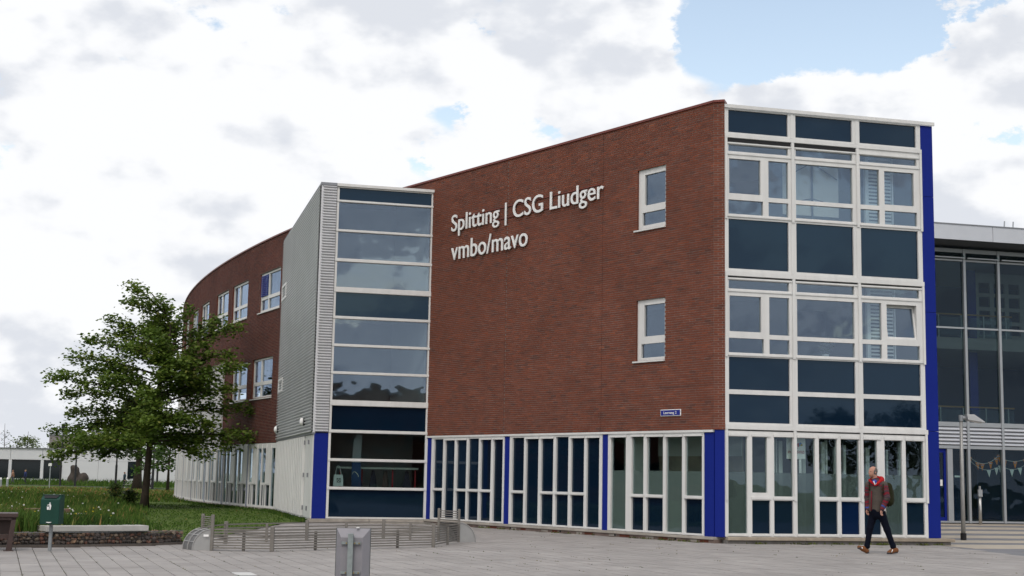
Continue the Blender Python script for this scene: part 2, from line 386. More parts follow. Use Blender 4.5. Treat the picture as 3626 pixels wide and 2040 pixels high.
# ---- curved wing
WW = [(-1.6, 1.17, 8.14, 9.79), (3.01, 5.78, 8.14, 9.79), (6.6, 9.3, 8.14, 9.79), (11.3, 13.85, 8.14, 9.79), (15.0, 17.6, 8.14, 9.79), (19.4, 22.0, 8.14, 9.79), (23.4, 26.0, 8.14, 9.79), (27.4, 30.0, 8.14, 9.79)]
WLo = [(-1.04, 1.78, 4.56, 6.22), (2.58, 5.25, 4.56, 6.22)]
CLAD = (6.7, 40.0, 2.0, 6.42)
wholes = WW+WLo+[CLAD]
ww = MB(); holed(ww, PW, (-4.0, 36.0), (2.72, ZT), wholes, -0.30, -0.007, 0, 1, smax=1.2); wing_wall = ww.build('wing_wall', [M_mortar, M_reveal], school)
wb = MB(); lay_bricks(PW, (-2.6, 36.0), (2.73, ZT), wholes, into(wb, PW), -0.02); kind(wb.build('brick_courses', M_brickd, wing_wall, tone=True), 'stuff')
cp = MB()
for i in range(40): cp.fbox(PW, -4+i, -3+i, -0.35, 0.04, ZT, ZT+.06)
cp.build('wall_coping', M_cope, school)

def bar_frame(mb, P, s0, s1, z0, z1, panes, d0, d1): holed(mb, P, (s0, s1), (z0, z1), panes, d0, d1)
def pane(P, rect, d, m, parent, name='pane', th=0.012):
    b = MB(); b.fbox(P, rect[0]-.006, rect[1]+.006, d-th, d, rect[2]-.006, rect[3]+.006); return b.build(name, m, parent)
def window(P, rect, panes, d, sill=0.12, label=None, mats=None):
    s0, s1, z0, z1 = rect; c = P((s0+s1)/2, d, z0)
    wd = empty('window', c, parent=school)
    f = MB(); bar_frame(f, P, s0, s1, z0, z1, panes, d-.06, d); fo = f.build('frame', M_white, wd)
    for i, p in enumerate(panes): pane(P, p, d-.045, M_glass if not mats else mats[i], wd)
    if sill:
        b = MB(); b.fbox(P, s0-.01, s1+sill*.8, d-.05, 0.05, z0-.048, z0-.008); b.build('sill', M_white, wd)
    if label: wd['label'] = label
    return wd
window(PC, WT, [(1.83, 2.63, 8.82, 9.66), (1.83, 2.72, 8.28, 8.63)], -0.055, label='upper single window in the brick front wall')
window(PC, WBm, [(1.84, 2.63, 5.28, 6.12), (1.84, 2.74, 4.715, 5.085)], -0.055, label='lower single window in the brick front wall')
for i, (a, b, c, d) in enumerate(WW):
    mid = a+(b-a)*.61
    ps = [(a+.08, mid-.06, 8.80, d-.09), (mid+.06, b-.10, 8.80, d-.09), (a+.08, mid-.06, c+.09, 8.66), (mid+.06, b-.10, c+.09, 8.66)]
    wd = window(PW, (a, b, c, d), ps, -0.07, 0.14)
    if i == 0:
        lv = MB()
        for k in range(11): lv.fbox(PW, mid+.06, b-.10, -.055, -.02, 8.82+k*.08, 8.87+k*.08)
        lv.build('blue_louvre', M_blue, wd)
for a, b, c, d in WLo:
    mid = a+(b-a)*.60
    window(PW, (a, b, c, d), [(a+.08, mid-.06, 5.25, d-.09), (mid+.06, b-.10, 5.25, d-.09), (a+.08, mid-.06, c+.09, 5.10), (mid+.06, b-.10, c+.09, 5.10)], -0.07, 0.14)
# white finned cladding of the wing's middle storey (one panel, its fins picked apart)
clad = empty('fin_cladding', PW(20, 0, 2.7), parent=school)
b = MB()
for i in range(30): b.fbox(PW, 6.7+i, 7.7+i, -.12, -.06, 2.70, 6.40)
b.build('backing_panel', mat('clad_backing', (0.30, 0.315, 0.33), 0.5, var=0.1, vscale=2), clad)
for i in range(86):
    s = 6.78+i*.34; b = MB(); b.fbox(PW, s, s+.07, -.06, .02 if i % 3 else .05, 2.70, 6.40); b.build('fin', M_white, clad)
b = MB(); b.fbox(PW, 6.66, 6.74, -.1, .1, 2.68, 6.42); b.build('edge_trim', M_white, clad)
# ground floor glazing of the wing
M_post = mat('post_grey_blue', (0.16, 0.18, 0.26), 0.4, var=0.08)
gl0 = -2.02
for i, (a, b) in enumerate([(-2.02, 1.72), (1.88, 6.02), (6.2, 10.0), (10.15, 14.1), (14.25, 18.2), (18.35, 22.3), (22.45, 26.4), (26.55, 30.5)]):
    bank = empty('window_bank', PW((a+b)/2, 0, .13), parent=school)
    f = MB(); n = 6; wdt = (b-a-.12)/n; holes = []; kindp = []
    for k in range(n):
        x0 = a+.06+k*wdt+.035; x1 = a+.06+(k+1)*wdt-.035
        if (k+i) % 3 == 1: holes += [(x0, x1, .22, 1.03)]; kindp += ['lo']
        elif (k+i) % 3 == 2: holes += [(x0, (x0+x1)/2-.03, .22, 1.03), ((x0+x1)/2+.03, x1, .22, 1.03), (x0, x1, 1.13, 2.5)]; kindp += ['lo', 'lo', 'up']
        else: holes += [(x0, x1, .22, 2.5)]; kindp += ['up']
    holed(f, PW, (a, b), (.13, 2.70), holes, -.08, 0.0, smax=1.2); f.build('frame', M_white, bank)
    for k in range(n+1):
        x = a+.06+k*wdt; q = MB(); q.fbox(PW, x-.025, x+.025, 0.0, .030, .16, 2.66); q.build('fin', M_white, bank)
    for k in range(n):
        if (k+i) % 3 == 1:
            x0 = a+.06+k*wdt+.06; q = MB(); q.fbox(PW, x0, x0+wdt-.12, 0.0, .022, 1.12, 2.55); q.build('sash_panel', M_white, bank)
            q = MB(); q.fbox(PW, x0-.03, x0+wdt-.09, .0, .045, 1.06, 1.11); q.build('sash_sill', M_white, bank)
    for h, kp in zip(holes, kindp): pane(PW, h, -.022, M_navy if kp == 'lo' else M_glassc, bank)
    q = MB(); q.fbox(PW, b+.01, b+.15, -.05, .035, .10, 2.70); q.build('post', M_post, school)
ps_ = MB(); ps_.fbox(PW, -2.2, 36, -.05, -.04, 0, .01)
for i in range(19): 
    q = MB(); q.fbox(PW, -2.0+i*2, -0.012+i*2, -.2, .10, .0, .125); q.build('plinth_stone', M_stone, school)

# ---- ground floor of the front wall: three window banks and blue posts
def bank_front(name_lbl, s0, s1, cols, z0=.16, z1=2.72):
    bk = empty('window_bank', PC((s0+s1)/2, 0, z0), parent=school); bk['label'] = name_lbl
    holes, mats_, d = [], [], -.06
    for a, b, top, split, up in cols:
        if split: holes += [(a, b, 1.14, top), (a, b, .21, 1.055)]; mats_ += [up, M_navy]
        else: holes += [(a, b, .21, top)]; mats_ += [up]
    f = MB(); holed(f, PC, (s0, s1), (z0, z1), holes, -.11, -.015); f.build('frame', M_white, bk)
    for h, m in zip(holes, mats_): pane(PC, h, -.07, m, bk)
    for a, b, top, split, up in cols:            # trickle-vent hoods and sills standing proud
        if top < 2.66: q = MB(); q.fbox(PC, a-.03, b+.03, -.015, .02, top, top+.05); q.build('vent_hood', M_white, bk)
        if split: q = MB(); q.fbox(PC, a-.02, b+.02, -.015, .018, 1.075, 1.135); q.build('transom', M_white, bk)
        q = MB(); q.fbox(PC, a-.02, b+.02, -.015, .016, .165, .205); q.build('sill', M_white, bk)
    return bk
n_ = M_navy
bank_front('first dark window bank beside the stair tower', 8.66, 12.52, [(11.87, 12.38, 2.67, 1, n_), (11.24, 11.75, 2.63, 0, n_), (10.60, 11.12, 2.63, 1, n_), (9.96, 10.49, 2.67, 1, n_), (9.33, 9.84, 2.63, 1, n_), (8.74, 9.20, 2.63, 0, n_)])
bank_front('middle dark window bank between two blue posts', 4.24, 8.40, [(7.71, 8.27, 2.67, 1, n_), (7.03, 7.60, 2.63, 0, n_), (6.35, 6.90, 2.63, 1, n_), (5.68, 6.23, 2.67, 1, n_), (5.00, 5.56, 2.63, 1, n_), (4.36, 4.89, 2.63, 0, n_)])
bank_front('see-through window bank next to the blue corner', 0.37, 4.0, [(3.28, 3.88, 2.63, 0, M_glassc), (2.59, 3.05, 2.64, 1, M_glassc), (1.85, 2.46, 2.63, 1, M_glassc), (1.15, 1.74, 2.62, 0, M_glassc), (.44, 1.04, 2.63, 1, M_glassc)])
q = MB(); q.fbox(PC, .40, 3.95, -.100, -.098, .21, 1.75); q.build('frosted_film', M_frost2, school)
q = MB(); q.fbox(PC, 3.05, 3.98, -.62, -.58, .15, 2.75); q.build('inner_board', M_pale, school)
q = MB(); q.fbox(PC, .05, 3.1, -1.1, -1.06, .15, 2.75); q.build('inner_board', M_palebr, school)
q = MB(); q.fbox(PC, .05, 3.1, -1.05, -1.02, 2.15, 2.75); q.build('inner_board', M_pale, school)
for a, b in [(12.525, 12.83), (8.405, 8.655), (4.005, 4.235), (.035, .365)]:
    q = MB(); q.fbox(PC, a, b, -.11, -.03, .155, 2.715); q.build('blue_panel', M_blue, school)
q = MB(); q.fbox(PH, 0.012, HL-.004, -.10, -.028, .155, 2.775); q.build('blue_panel', M_blue, school)
q = MB(); q.fbox(PC, .04, 12.85, -.14, .015, 2.722, 2.78); q.build('lintel', M_white, school)
for i in range(7):
    a, b = -.02+i*1.85, -.026+(i+1)*1.85
    q = MB(); q.fbox(PC, a, b, -.3, .075, .085, .152); bevel_round(q.build('plinth_stone', M_stone, school), .006, 1)
q = MB(); q.fbox(PC, -.02, 12.9, -.3, .03, 0, .083); pb = q.build('plinth_base', M_stonedk, school)
for k in range(26):
    q = MB(); a = .12+k*.49+rng.uniform(-.06, .06); q.fbox(PC, a, a+rng.uniform(.18, .4), .028, .034, .012, .07)
    q.build('plinth_brick', [M_reveal, M_stone, M_stonedk][k % 3], pb)
for k in range(5): q = MB(); q.fbox(PC, 1.3+k*2.3, 1.36+k*2.3, .03, .037, .02, .075); q.build('air_vent', M_dark, pb)

# ---- glass bay on the corner
bayo = empty('glass_bay', PB(2.8, 0, 0), parent=school)
cols = [(.10, 1.75), (1.965, 3.575), (3.79, 5.44)]
holes, pm = [], []
def H(r, m): holes.append(r); pm.append(m)
for a, b in cols:
    H((a, b, 10.345, 10.93), M_navy); H((a, b, 6.83, 8.10), M_navy); H((a, b, 3.785, 4.60), M_navy); H((a, b, 2.97, 3.67), M_navy)
for zo, tr in ((8.23, (9.85, 10.03)), (4.71, (6.32, 6.54))):
    for a, b in cols: H((a, b, tr[0], tr[1]), M_glass)
    u0, u1, l1 = zo+.48, zo+1.44, zo+.365
    H((.12, .98, u0+.05, u1-.01), M_glass); H((1.2, 1.75, u0, u1), M_glass); H((.10, 1.05, zo, l1), M_glass); H((1.2, 1.75, zo, l1), M_glass)
    H((1.965, 3.57, u0-.01, u1-.01), M_glass); H((1.965, 3.57, zo, l1), M_glass)
    H((3.79, 4.34, u0, u1), M_glass); H((4.49, 5.35, u0+.05, u1-.02), M_glass if zo > 6 else None); H((3.79, 4.34, zo, l1), M_glass); H((4.49, 5.43, zo, l1), M_glass)
M_navyb = mat('blue_spandrel_glass', (0.0015, 0.010, 0.045), 0.04, spec=0.36, stint=(.48, .78, 1.0))
H((.08, .58, .25, 2.62), M_glassc); H((.715, 1.115, 1.25, 2.62), M_glassc); H((.71, 1.19, .25, 1.06), M_navy)
H((1.305, 1.815, 1.165, 2.63), M_glassc); H((1.30, 1.81, .25, 1.06), M_navy); H((1.93, 2.42, .25, 2.62), M_glassc)
H((2.53, 3.03, 1.17, 2.62), M_glassc); H((2.53, 3.03, .25, 1.06), M_navy); H((3.135, 3.64, 1.17, 2.62), M_glassc); H((3.135, 3.64, .25, 1.06), M_navyb)
H((3.77, 4.15, 1.25, 2.62), M_glassc); H((3.77, 4.24, .25, 1.06), M_navy); H((4.36, 4.855, .25, 2.62), M_glassc); H((4.96, 5.465, 1.18, 2.62), M_glassc); H((4.96, 5.47, .25, 1.06), M_navy)
f = MB(); holed(f, PB, (0.0, 5.565), (.17, 10.97), holes, -.11, 0.0); f.build('frame', M_white, bayo)
for h, m in zip(holes, pm):
    if m is not None: pane(PB, h, -.055, m, bayo)
# the one sash that stands ajar, tipped inwards at the top
def tilt(s, d, z): return PB(s, d-.02-(z-5.24)*.16, z)
q = MB(); holed(q, tilt, (4.45, 5.40), (5.20, 6.16), [(4.53, 5.31, 5.29, 6.06)], -.05, 0.0); sash = q.build('tilted_sash', M_white, bayo); pane(tilt, (4.53, 5.31, 5.29, 6.06), -.02, M_glass, bayo)
def strip(n, s0, s1, z0, z1, d=.03, m=None, par=None):
    q = MB(); q.fbox(PB, s0, s1, .002, d, z0, z1); return q.build(n, m or M_white, par or bayo)
strip('coping', -.01, 5.97, 10.972, 11.06, .05)
strip('cornice_band', .002, 5.585, 10.20, 10.30, .03); strip('cornice_band', .002, 5.585, 6.645, 6.765, .03); strip('cornice_band', .002, 5.60, 2.80, 2.915, .03)
for z0, z1 in ((8.10, 10.195), (4.60, 6.64), (1.05, 2.795)):
    for a, b in ((.004, .06), (1.835, 1.91), (3.675, 3.75), (5.52, 5.58)): strip('mullion', a, b, z0, z1, .035)
for z0, z1 in ((10.31, 10.965), (6.775, 8.095), (2.925, 4.595), (.175, 1.045)):
    for a, b in ((1.82, 1.90), (3.665, 3.745)): strip('mullion', a, b, z0, z1, .012)
for a, b in ((.07, 1.825), (1.92, 3.665)): strip('blind_box', a, b, 10.085, 10.19, .006, M_dark)
for a, b in ((.07, 1.825), (1.92, 3.665), (3.76, 5.51)):
    strip('shadow_gap', a, b, 6.60, 6.635, .006, M_dark); strip('shadow_gap', a, b, 2.765, 2.79, .006, M_dark)
    strip('rain_strip', a, b, 10.045, 10.08, .024); strip('rain_strip', a, b, 6.555, 6.595, .024)
    for zz in (8.155, 4.635): strip('sill', a, b, zz, zz+.035, .03)
    for zz in (9.765, 6.245): strip('transom', a, b, zz, zz+.04, .022)
for a, b, sp in ((.08, .58, 0), (.71, 1.19, 1), (1.30, 1.815, 1), (1.93, 2.42, 0), (2.53, 3.03, 1), (3.135, 3.64, 1), (3.77, 4.24, 1), (4.36, 4.855, 0), (4.96, 5.47, 1)):
    strip('vent_hood', a-.01, b+.01, 2.635, 2.70, .03)
    if sp: strip('transom', a-.02, b+.02, 1.085, 1.145, .022)
    strip('sill', a-.02, b+.02, .19, .24, .022)
q = MB(); q.fbox(PB, 3.775, 3.90, -.052, -.050, 1.18, 1.31); nt_ = q.build('notice', M_white, bayo)
q = MB(); q.tube([PB(3.80, -.049, 1.20), PB(3.86, -.049, 1.29)], .006, 5); q.build('printed_mark', M_dark, bayo)
q = MB(); q.fbox(PB, .06, 5.50, -.090, -.088, .25, 1.75); q.build('frosted_film', M_frost, bayo)
for z0, z1 in ((.175, 2.885), (2.895, 5.975), (5.985, 9.045), (9.055, 10.968)):
    q = MB(); q.fbox(PB, 5.572, 5.925, -.12, -.005, z0, z1); q.build('blue_panel', M_blue, school)
for i in range(3):
    a, b = .02+i*2.08, .014+(i+1)*2.08
    q = MB(); q.fbox(PB, a, b, -.3, .12, .085, .166); bevel_round(q.build('plinth_stone', mat('plinth_tan', (0.34, 0.29, 0.23), 0.85, var=0.2, vscale=5, bump=0.3, bscale=50, stain=0.2), school), .008, 1)
q = MB(); q.fbox(PB, .0, 6.16, -.3, .06, 0, .083); q.build('plinth_base', mat('plinth_base_grey', (0.17, 0.16, 0.15), 0.9, var=0.3, vscale=4), school)

# ---- stair tower
tow = empty('stair_tower', PT(1.8, 0, 0), parent=school)
zs = [(10.285, 10.68), (9.325, 10.21), (8.38, 9.24), (7.455, 8.27), (6.52, 7.28), (5.63, 6.425), (4.75, 5.54), (3.845, 4.66), (2.91, 3.665), (2.01, 2.81), (1.125, 1.92), (.19, 1.035)]
tin = [M_navy, M_glass, M_glass, M_glass, M_navy, M_glass, M_glass, M_glass, M_navy, M_glassc, M_glassc, M_navy]
th = [(.05, 3.075, a, b) for a, b in zs]
f = MB(); holed(f, PT, (-.03, 3.15), (.14, 10.72), th, -.11, 0.0); f.build('frame', M_white, tow)
for h, m in zip(th, tin): pane(PT, h, -.06, m, tow)
for (a, b), (c, d) in zip(zs, zs[1:]):
    q = MB(); zc = a-.02; q.fbox(PT, -.028, 3.148, .002, .022, d+.012, a-.012); q.build('transom', M_white, tow)
q = MB(); q.fbox(PT, -.10, 3.16, -.2, .06, 10.722, 10.81); q.build('coping', M_white, tow)
q = MB(); q.fbox(PT, 3.162, 3.68, -.2, .061, 10.722, 10.812); q.build('coping', M_metald, tow)
def corrugate(P, s0, s1, z0, z1, pitch=.088, depth=.055):
    m = MB(); z = z0; prof = []
    while z < z1-.001:
        for fz, dd in ((0, 0), (.34, depth), (.62, depth), (.92, 0)): prof.append((min(z1, z+fz*pitch), dd))
        z += pitch
    prof.append((z1, 0))
    v = []
    for zz, dd in prof: v += [P(s0, dd, zz), P(s1, dd, zz)]
    m.add(v, [(2*i, 2*i+1, 2*i+3, 2*i+2) for i in range(len(prof)-1)])
    return m
corrugate(PT, 3.165, 3.60, 2.82, 10.72).build('corrugated_sheet', M_metal, tow)
corrugate(PS, 0.03, 11.72, 2.80, 10.72, .104, .075).build('corrugated_sheet', M_metal, tow)
q = MB(); q.fbox(PT, 3.575, 3.655, -.03, .03, 2.80, 10.72); q.build('corner_trim', M_metal, tow)
q = MB(); q.fbox(PS, -.05, 11.8, -.2, .05, 10.724, 10.80); q.build('coping', M_metald, tow)
q = MB(); q.fbox(PT, 3.16, 3.60, -.06, -.008, .13, 2.795); q.build('blue_panel', M_blue, tow)
q = MB(); q.fbox(PT, -.34, -.035, -.3, -.12, .13, 10.7); q.build('return_wall', M_metald, tow)
q = MB(); q.fbox(PS, .02, 11.7, -.08, -.02, .08, 2.785); base = q.build('door_panel_wall', M_white, tow)
for k in range(17):
    s = 2.2+k*.55; q = MB(); q.fbox(PS, s, s+.24, -.018, .075, .16, 2.72); q.build('rib', M_white, base)
for s0, s1 in ((.06, .95), (1.0, 2.0)): q = MB(); q.fbox(PS, s0, s1, -.018, -.002, .14, 2.74); q.build('door_leaf', M_white, base)
for s in (.98, 2.05, 11.2):
    for z in (.35, 1.4, 2.45): q = MB(); q.fbox(PS, s, s+.05, .0, .045, z, z+.14); q.build('hinge', M_metald, base)
q = MB(); q.fbox(PS, 0, 11.75, -.06, .04, 2.75, 2.80); q.build('drip_trim', M_metald, tow)
for z0, z1 in ((8.25, 8.86), (4.63, 5.17)):
    sw = empty('window', PS(10.6, 0, z0), parent=school); q = MB(); holed(q, PS, (9.85, 11.4), (z0, z1), [(9.98, 11.27, z0+.1, z1-.1)], -.02, .09); q.build('frame', M_white, sw); pane(PS, (9.98, 11.27, z0+.1, z1-.1), .03, M_navy, sw)
for i in range(2): q = MB(); q.fbox(PT, 1.9*i-.1, 1.9*i+1.78, -.3, .06, .0, .13); q.build('plinth_stone', M_stone, tow)

# ---- floors, core walls and roof behind the facades
def outline(dw, db):
    p = [PB(5.9, -db, 0), PB(.3, -db, 0), PC(.5, -dw, 0), PC(12.9, -dw, 0)]
    p += [PW(s, -dw, 0) for s in np.linspace(0.5, 36, 19)]
    return p
back = [(6.0, 86.0), (3.4, 66.0)]
def poly_slab(n, dw, db, z0, z1, m, mside=None):
    p = [(x, y) for x, y, _ in outline(dw, db)]+back
    b = MB(); b.prism([(x, y, z0) for x, y in p], (0, 0, z1-z0)); return b.build(n, m, school)
poly_slab('floor_slab', .31, .13, .02, .14, M_carpet)
poly_slab('floor_slab', .31, .13, 2.80, 3.62, M_ceil)
poly_slab('floor_slab', .31, .13, 6.62, 7.30, M_ceil)
poly_slab('roof_slab', .31, .13, 10.12, 10.90, M_ceil)
for z in (3.63, 7.31): poly_slab('floor_covering', .32, .14, z, z+.02, M_carpet)
for (z0, z1) in ((.14, 2.80), (3.65, 6.62), (7.33, 10.12)):
    core = [PB(5.85, -5.8, 0), PB(1.2, -5.8, 0), PC(1.5, -4.6, 0)]
    core += [PC(8, -4.6, 0), PC(12.5, -4.6, 0)]+[PW(s, -5.0, 0) for s in np.linspace(2, 36, 12)]
    b = MB(); b.prism([(x, y, z0) for x, y, _ in core]+[(x, y, z0) for x, y in back], (0, 0, z1-z0)); b.build('core_wall', M_inner, school)
    b = MB(); b.fbox(PB, 5.70, 5.90, -6.5, -.13, z0, z1); b.build('side_wall', M_inner, school)
    b = MB(); b.fbox(PC, 12.86, 12.98, -4.6, -.32, z0, z1); b.build('partition', M_inner, school)
    b = MB(); b.fbox(PT, 3.10, 3.16, -6, -.12, z0, z1); b.build('partition', M_inner, tow)
b = MB(); b.prism([PB(5.925, -.14, .0), PB(5.925, -24, .0), PB(5.70, -24, .0), PB(5.70, -.14, .0)], (0, 0, 10.9)); b.build('side_wall', mat('side_cladding', (0.30, 0.31, 0.34), 0.5), school)
b = MB(); b.prism([PT(-.05, -.13, 10.55), PT(3.58, -.13, 10.55), PS(11.6, -.1, 10.55), PC(15, -.3, 10.55), PC(12.9, -.3, 10.55)], (0, 0, .15)); b.build('roof_slab', M_rooff, tow)
for z in (2.86, 6.55): b = MB(); b.prism([PT(.0, -.13, z), PT(3.1, -.13, z), PT(3.1, -2.4, z), PT(.0, -2.4, z)], (0, 0, .6)); b.build('landing', M_ceil, tow)
b = MB(); b.fbox(PC, 12.95, 15.0, -.004, .03, 2.8, 10.5); b.build('wall_lining', M_inner, tow)
b = MB(); b.fbox(PT, 0, 3.1, -2.6, -2.45, .14, 10.5); b.build('core_wall', M_inner, tow)
# ================================================================== GROUND
rng = random.Random(11); nrg = np.random.default_rng(5)
M_slab = mat('paving_concrete', (0.285, 0.272, 0.262), 0.85, tone=[(0, (0.262, 0.246, 0.234)), (.5, (0.308, 0.292, 0.279)), (1, (0.350, 0.333, 0.318))], var=0.12, vscale=1.3, stain=0.15, bump=0.2, bscale=70)
M_sand = mat('joint_sand', (0.165, 0.15, 0.125), 0.95, var=0.3, vscale=9)
M_earth = mat('earth_grass', (0.045, 0.075, 0.018), 0.95, var=0.3, vscale=0.7, col2=(0.075, 0.095, 0.03))
M_lawn = mat('mown_grass', (0.048, 0.085, 0.014), 0.95, var=0.28, vscale=2.2, col2=(0.085, 0.125, 0.022), bump=0.8, bscale=26, stain=0.22, spec=0.15)
M_stripe = mat('beige_paving', (0.40, 0.355, 0.29), 0.85, var=0.10, vscale=2, stain=0.1)
M_fore = mat('grey_paving', (0.175, 0.178, 0.190), 0.85, var=0.12, vscale=2, stain=0.1)
def gz(y): return -0.0033*min(max(y-60, 0), 95)
g = MB(); ys = [-400, -60, 0, 60, 80, 110, 155, 260, 900]; 
for y in ys: g.v += [(-700, y, gz(y)-.06), (700, y, gz(y)-.06)]
for i in range(len(ys)-1): g.f.append((2*i, 2*i+1, 2*i+3, 2*i+2)); g.m.append(0); g.t.append(.5)
kind(g.build('ground', M_earth), 'structure')

# ---- plaza of concrete slabs
GAB = [(-16.0, 24.9), (-13.0, 26.2), (-9.72, 27.21), (-8.44, 27.83), (-7.2, 28.88), (-6.77, 29.71)]     # foot of the gabion wall
PLZ = [(-30, -30), (11.9, -30), (11.9, 20), (11.29, 31.58), (10.97, 35.1), PB(5.9, 0, 0)[:2], BAY0, CH0, PC(12.8, 0, 0)[:2], TC, (-6.75, 44.0), (-6.80, 36.0), (-6.77, 29.71)]+GAB[::-1][1:]+[(-30, 19)]
p = MB(); p.v = [(x, y, -.028) for x, y in PLZ]; p.f = [tuple(range(len(PLZ)))]; p.m = [0]; p.t = [.5]
plaza = p.build('plaza', M_sand); kind(plaza, 'structure')
def inside(x, y, poly):
    c = False; j = len(poly)-1
    for i in range(len(poly)):
        xi, yi = poly[i]; xj, yj = poly[j]
        if (yi > y) != (yj > y) and x < (xj-xi)*(y-yi)/(yj-yi)+xi: c = not c
        j = i
    return c
SA = rad(160); ux, uy = math.sin(SA), math.cos(SA); vx, vy = -uy, ux       # u along the rows, v across
SLW, SLL = 0.30, 0.60
slabs = []
for i in range(-140, 200):
    off = rng.choice((0, .2, .3, .4))
    for k in range(-140, 60):
        v0, u0 = i*SLW, k*SLL+off
        x, y = u0*ux+v0*vx, u0*uy+v0*vy
        if y < 16 or y > 46 or abs(x) > .40*y+1.2: continue
        if not inside(x, y, PLZ): continue
        slabs.append((math.hypot(x, y), x, y, rng.gauss(.5, .09), rng.uniform(-.002, .002)))
slabs.sort()
def slab_geo(m, cx, cy, zo, tn):
    def q(a, b, z): return (cx+a*ux+b*vx, cy+a*uy+b*vy, z)
    L, W_, c = SLL/2-.0012, SLW/2-.0038, .003
    m.add([q(-L, -W_, -.05+zo), q(L, -W_, -.05+zo), q(L, W_, -.05+zo), q(-L, W_, -.05+zo), q(-L+c, -W_+c, zo), q(L-c, -W_+c, zo), q(L-c, W_-c, zo), q(-L+c, W_-c, zo)],
          [(4, 5, 6, 7), (0, 1, 5, 4), (1, 2, 6, 5), (2, 3, 7, 6), (3, 0, 4, 7)], 0, min(1, max(0, tn)))
vis = [s for s in slabs if s[2] > 19.4 and abs(s[1]) < .372*s[2]]
near = set(id(s) for s in vis[:300]); white_tile = min(slabs, key=lambda s: abs(s[1]+4.0)+abs(s[2]-21.3))
M_wtile = mat('white_tile', (0.55, 0.55, 0.54), 0.7, var=0.08)
rest = MB(); cache = {}
for s in slabs:
    if s is white_tile:
        m = MB(); slab_geo(m, s[1], s[2], .003, .5); o = m.build('paving_slab', M_wtile, plaza); o['label'] = 'white slab in the grey paving'; continue
    if id(s) in near:
        key = round(min(1, max(0, s[3]))*6)
        if key not in cache:
            m = MB(); slab_geo(m, 0, 0, 0, key/6); o = m.build('paving_slab', M_slab, plaza, tone=True, local=True); cache[key] = o.data; bpy.data.objects.remove(o)
        o = bpy.data.objects.new('paving_slab', cache[key]); COL.objects.link(o); place(o, (s[1], s[2], s[4]), plaza)
    else: slab_geo(rest, s[1], s[2], s[4], s[3])
kind(rest.build('paving_slabs', M_slab, plaza, tone=True), 'stuff')
# weeds in the joints
M_weed = mat('weeds', (0.07, 0.09, 0.02), 0.9, tone=[(0, (0.05, 0.055, 0.018)), (.5, (0.085, 0.105, 0.025)), (1, (0.17, 0.13, 0.05))])
wd = MB()
for s in rng.sample(slabs, 200)+rng.sample([q for q in slabs if q[2] < 29 and q[1] < 2], 150):
    sd_ = rng.choice((-1, 1)); n = rng.randint(2, 6); a0 = rng.uniform(-.2, .2); tn = rng.random()
    for k in range(n):
        a = a0+rng.uniform(-.16, .16); b = sd_*SLW/2+rng.uniform(-.006, .006); x, y = s[1]+a*ux+b*vx, s[2]+a*uy+b*vy
        h, r_, q = rng.uniform(.006, .02), rng.uniform(.008, .022), PI/2-SA+rng.uniform(-.5, .5)
        wd.add([(x-r_*math.cos(q), y-r_*math.sin(q), .0), (x+r_*math.cos(q), y+r_*math.sin(q), .0), (x+rng.uniform(-.03, .03), y+rng.uniform(-.03, .03), h)], [(0, 1, 2)], 0, min(1, max(0, tn+rng.uniform(-.2, .2))))
for P_, a, b, n, dd in ((PB, .2, 6.0, 34, .09), (PC, .1, 12.5, 40, .05)):
    for k in range(n):
        s = rng.uniform(a, b); x, y, _ = P_(s, dd+rng.uniform(0, .05), 0); tn = rng.uniform(.2, .6)
        for q in range(rng.randint(3, 9)):
            e = rng.uniform(-.12, .12); f_ = rng.uniform(0, 6.28); r_ = rng.uniform(.015, .04)
            wd.add([(x+e-r_*math.cos(f_), y-r_*math.sin(f_), 0), (x+e+r_*math.cos(f_), y+r_*math.sin(f_), 0), (x+e+rng.uniform(-.03, .03), y, rng.uniform(.02, .07))], [(0, 1, 2)], 0, tn)
kind(tag(wd.build('weeds', M_weed, tone=True), 'small weeds growing in the paving joints', 'weeds'), 'stuff')

# ---- striped forecourt on the right
f = MB(); FC = [(10.97, 35.1), (11.29, 31.58), (11.9, 20), (40, 20), (40, 66), (9.5, 60), PB(5.95, -1, 0)[:2]]
f.v = [(x, y, -.012) for x, y in FC]; f.f = [tuple(range(len(FC)))]; f.m = [0]; f.t = [.5]
fore = f.build('forecourt', M_fore); kind(fore, 'structure')
for t0, t1, sa in [(-8.0, -6.2, 7.3), (-4.9, -3.1, 6.35), (-1.47, .55, 5.83), (1.74, 3.2, 6.18), (4.75, 6.6, 6.2), (8.4, 10.5, 6.2), (12.4, 14.6, 6.2), (16.5, 18.6, 6.2), (20.2, 21.6, 6.2)]:
    b = MB(); b.hexa([PB(sa+(.12 if t0 < 0 else 0), -t0, -.03), PB(30, -t0, -.03), PB(30, -t1, -.03), PB(sa-(.2 if t0 < -2 else 0), -t1, -.03), PB(sa+(.12 if t0 < 0 else 0), -t0, -.006), PB(30, -t0, -.006), PB(30, -t1, -.006), PB(sa-(.2 if t0 < -2 else 0), -t1, -.006)])
    b.build('paving_stripe', M_stripe, fore)

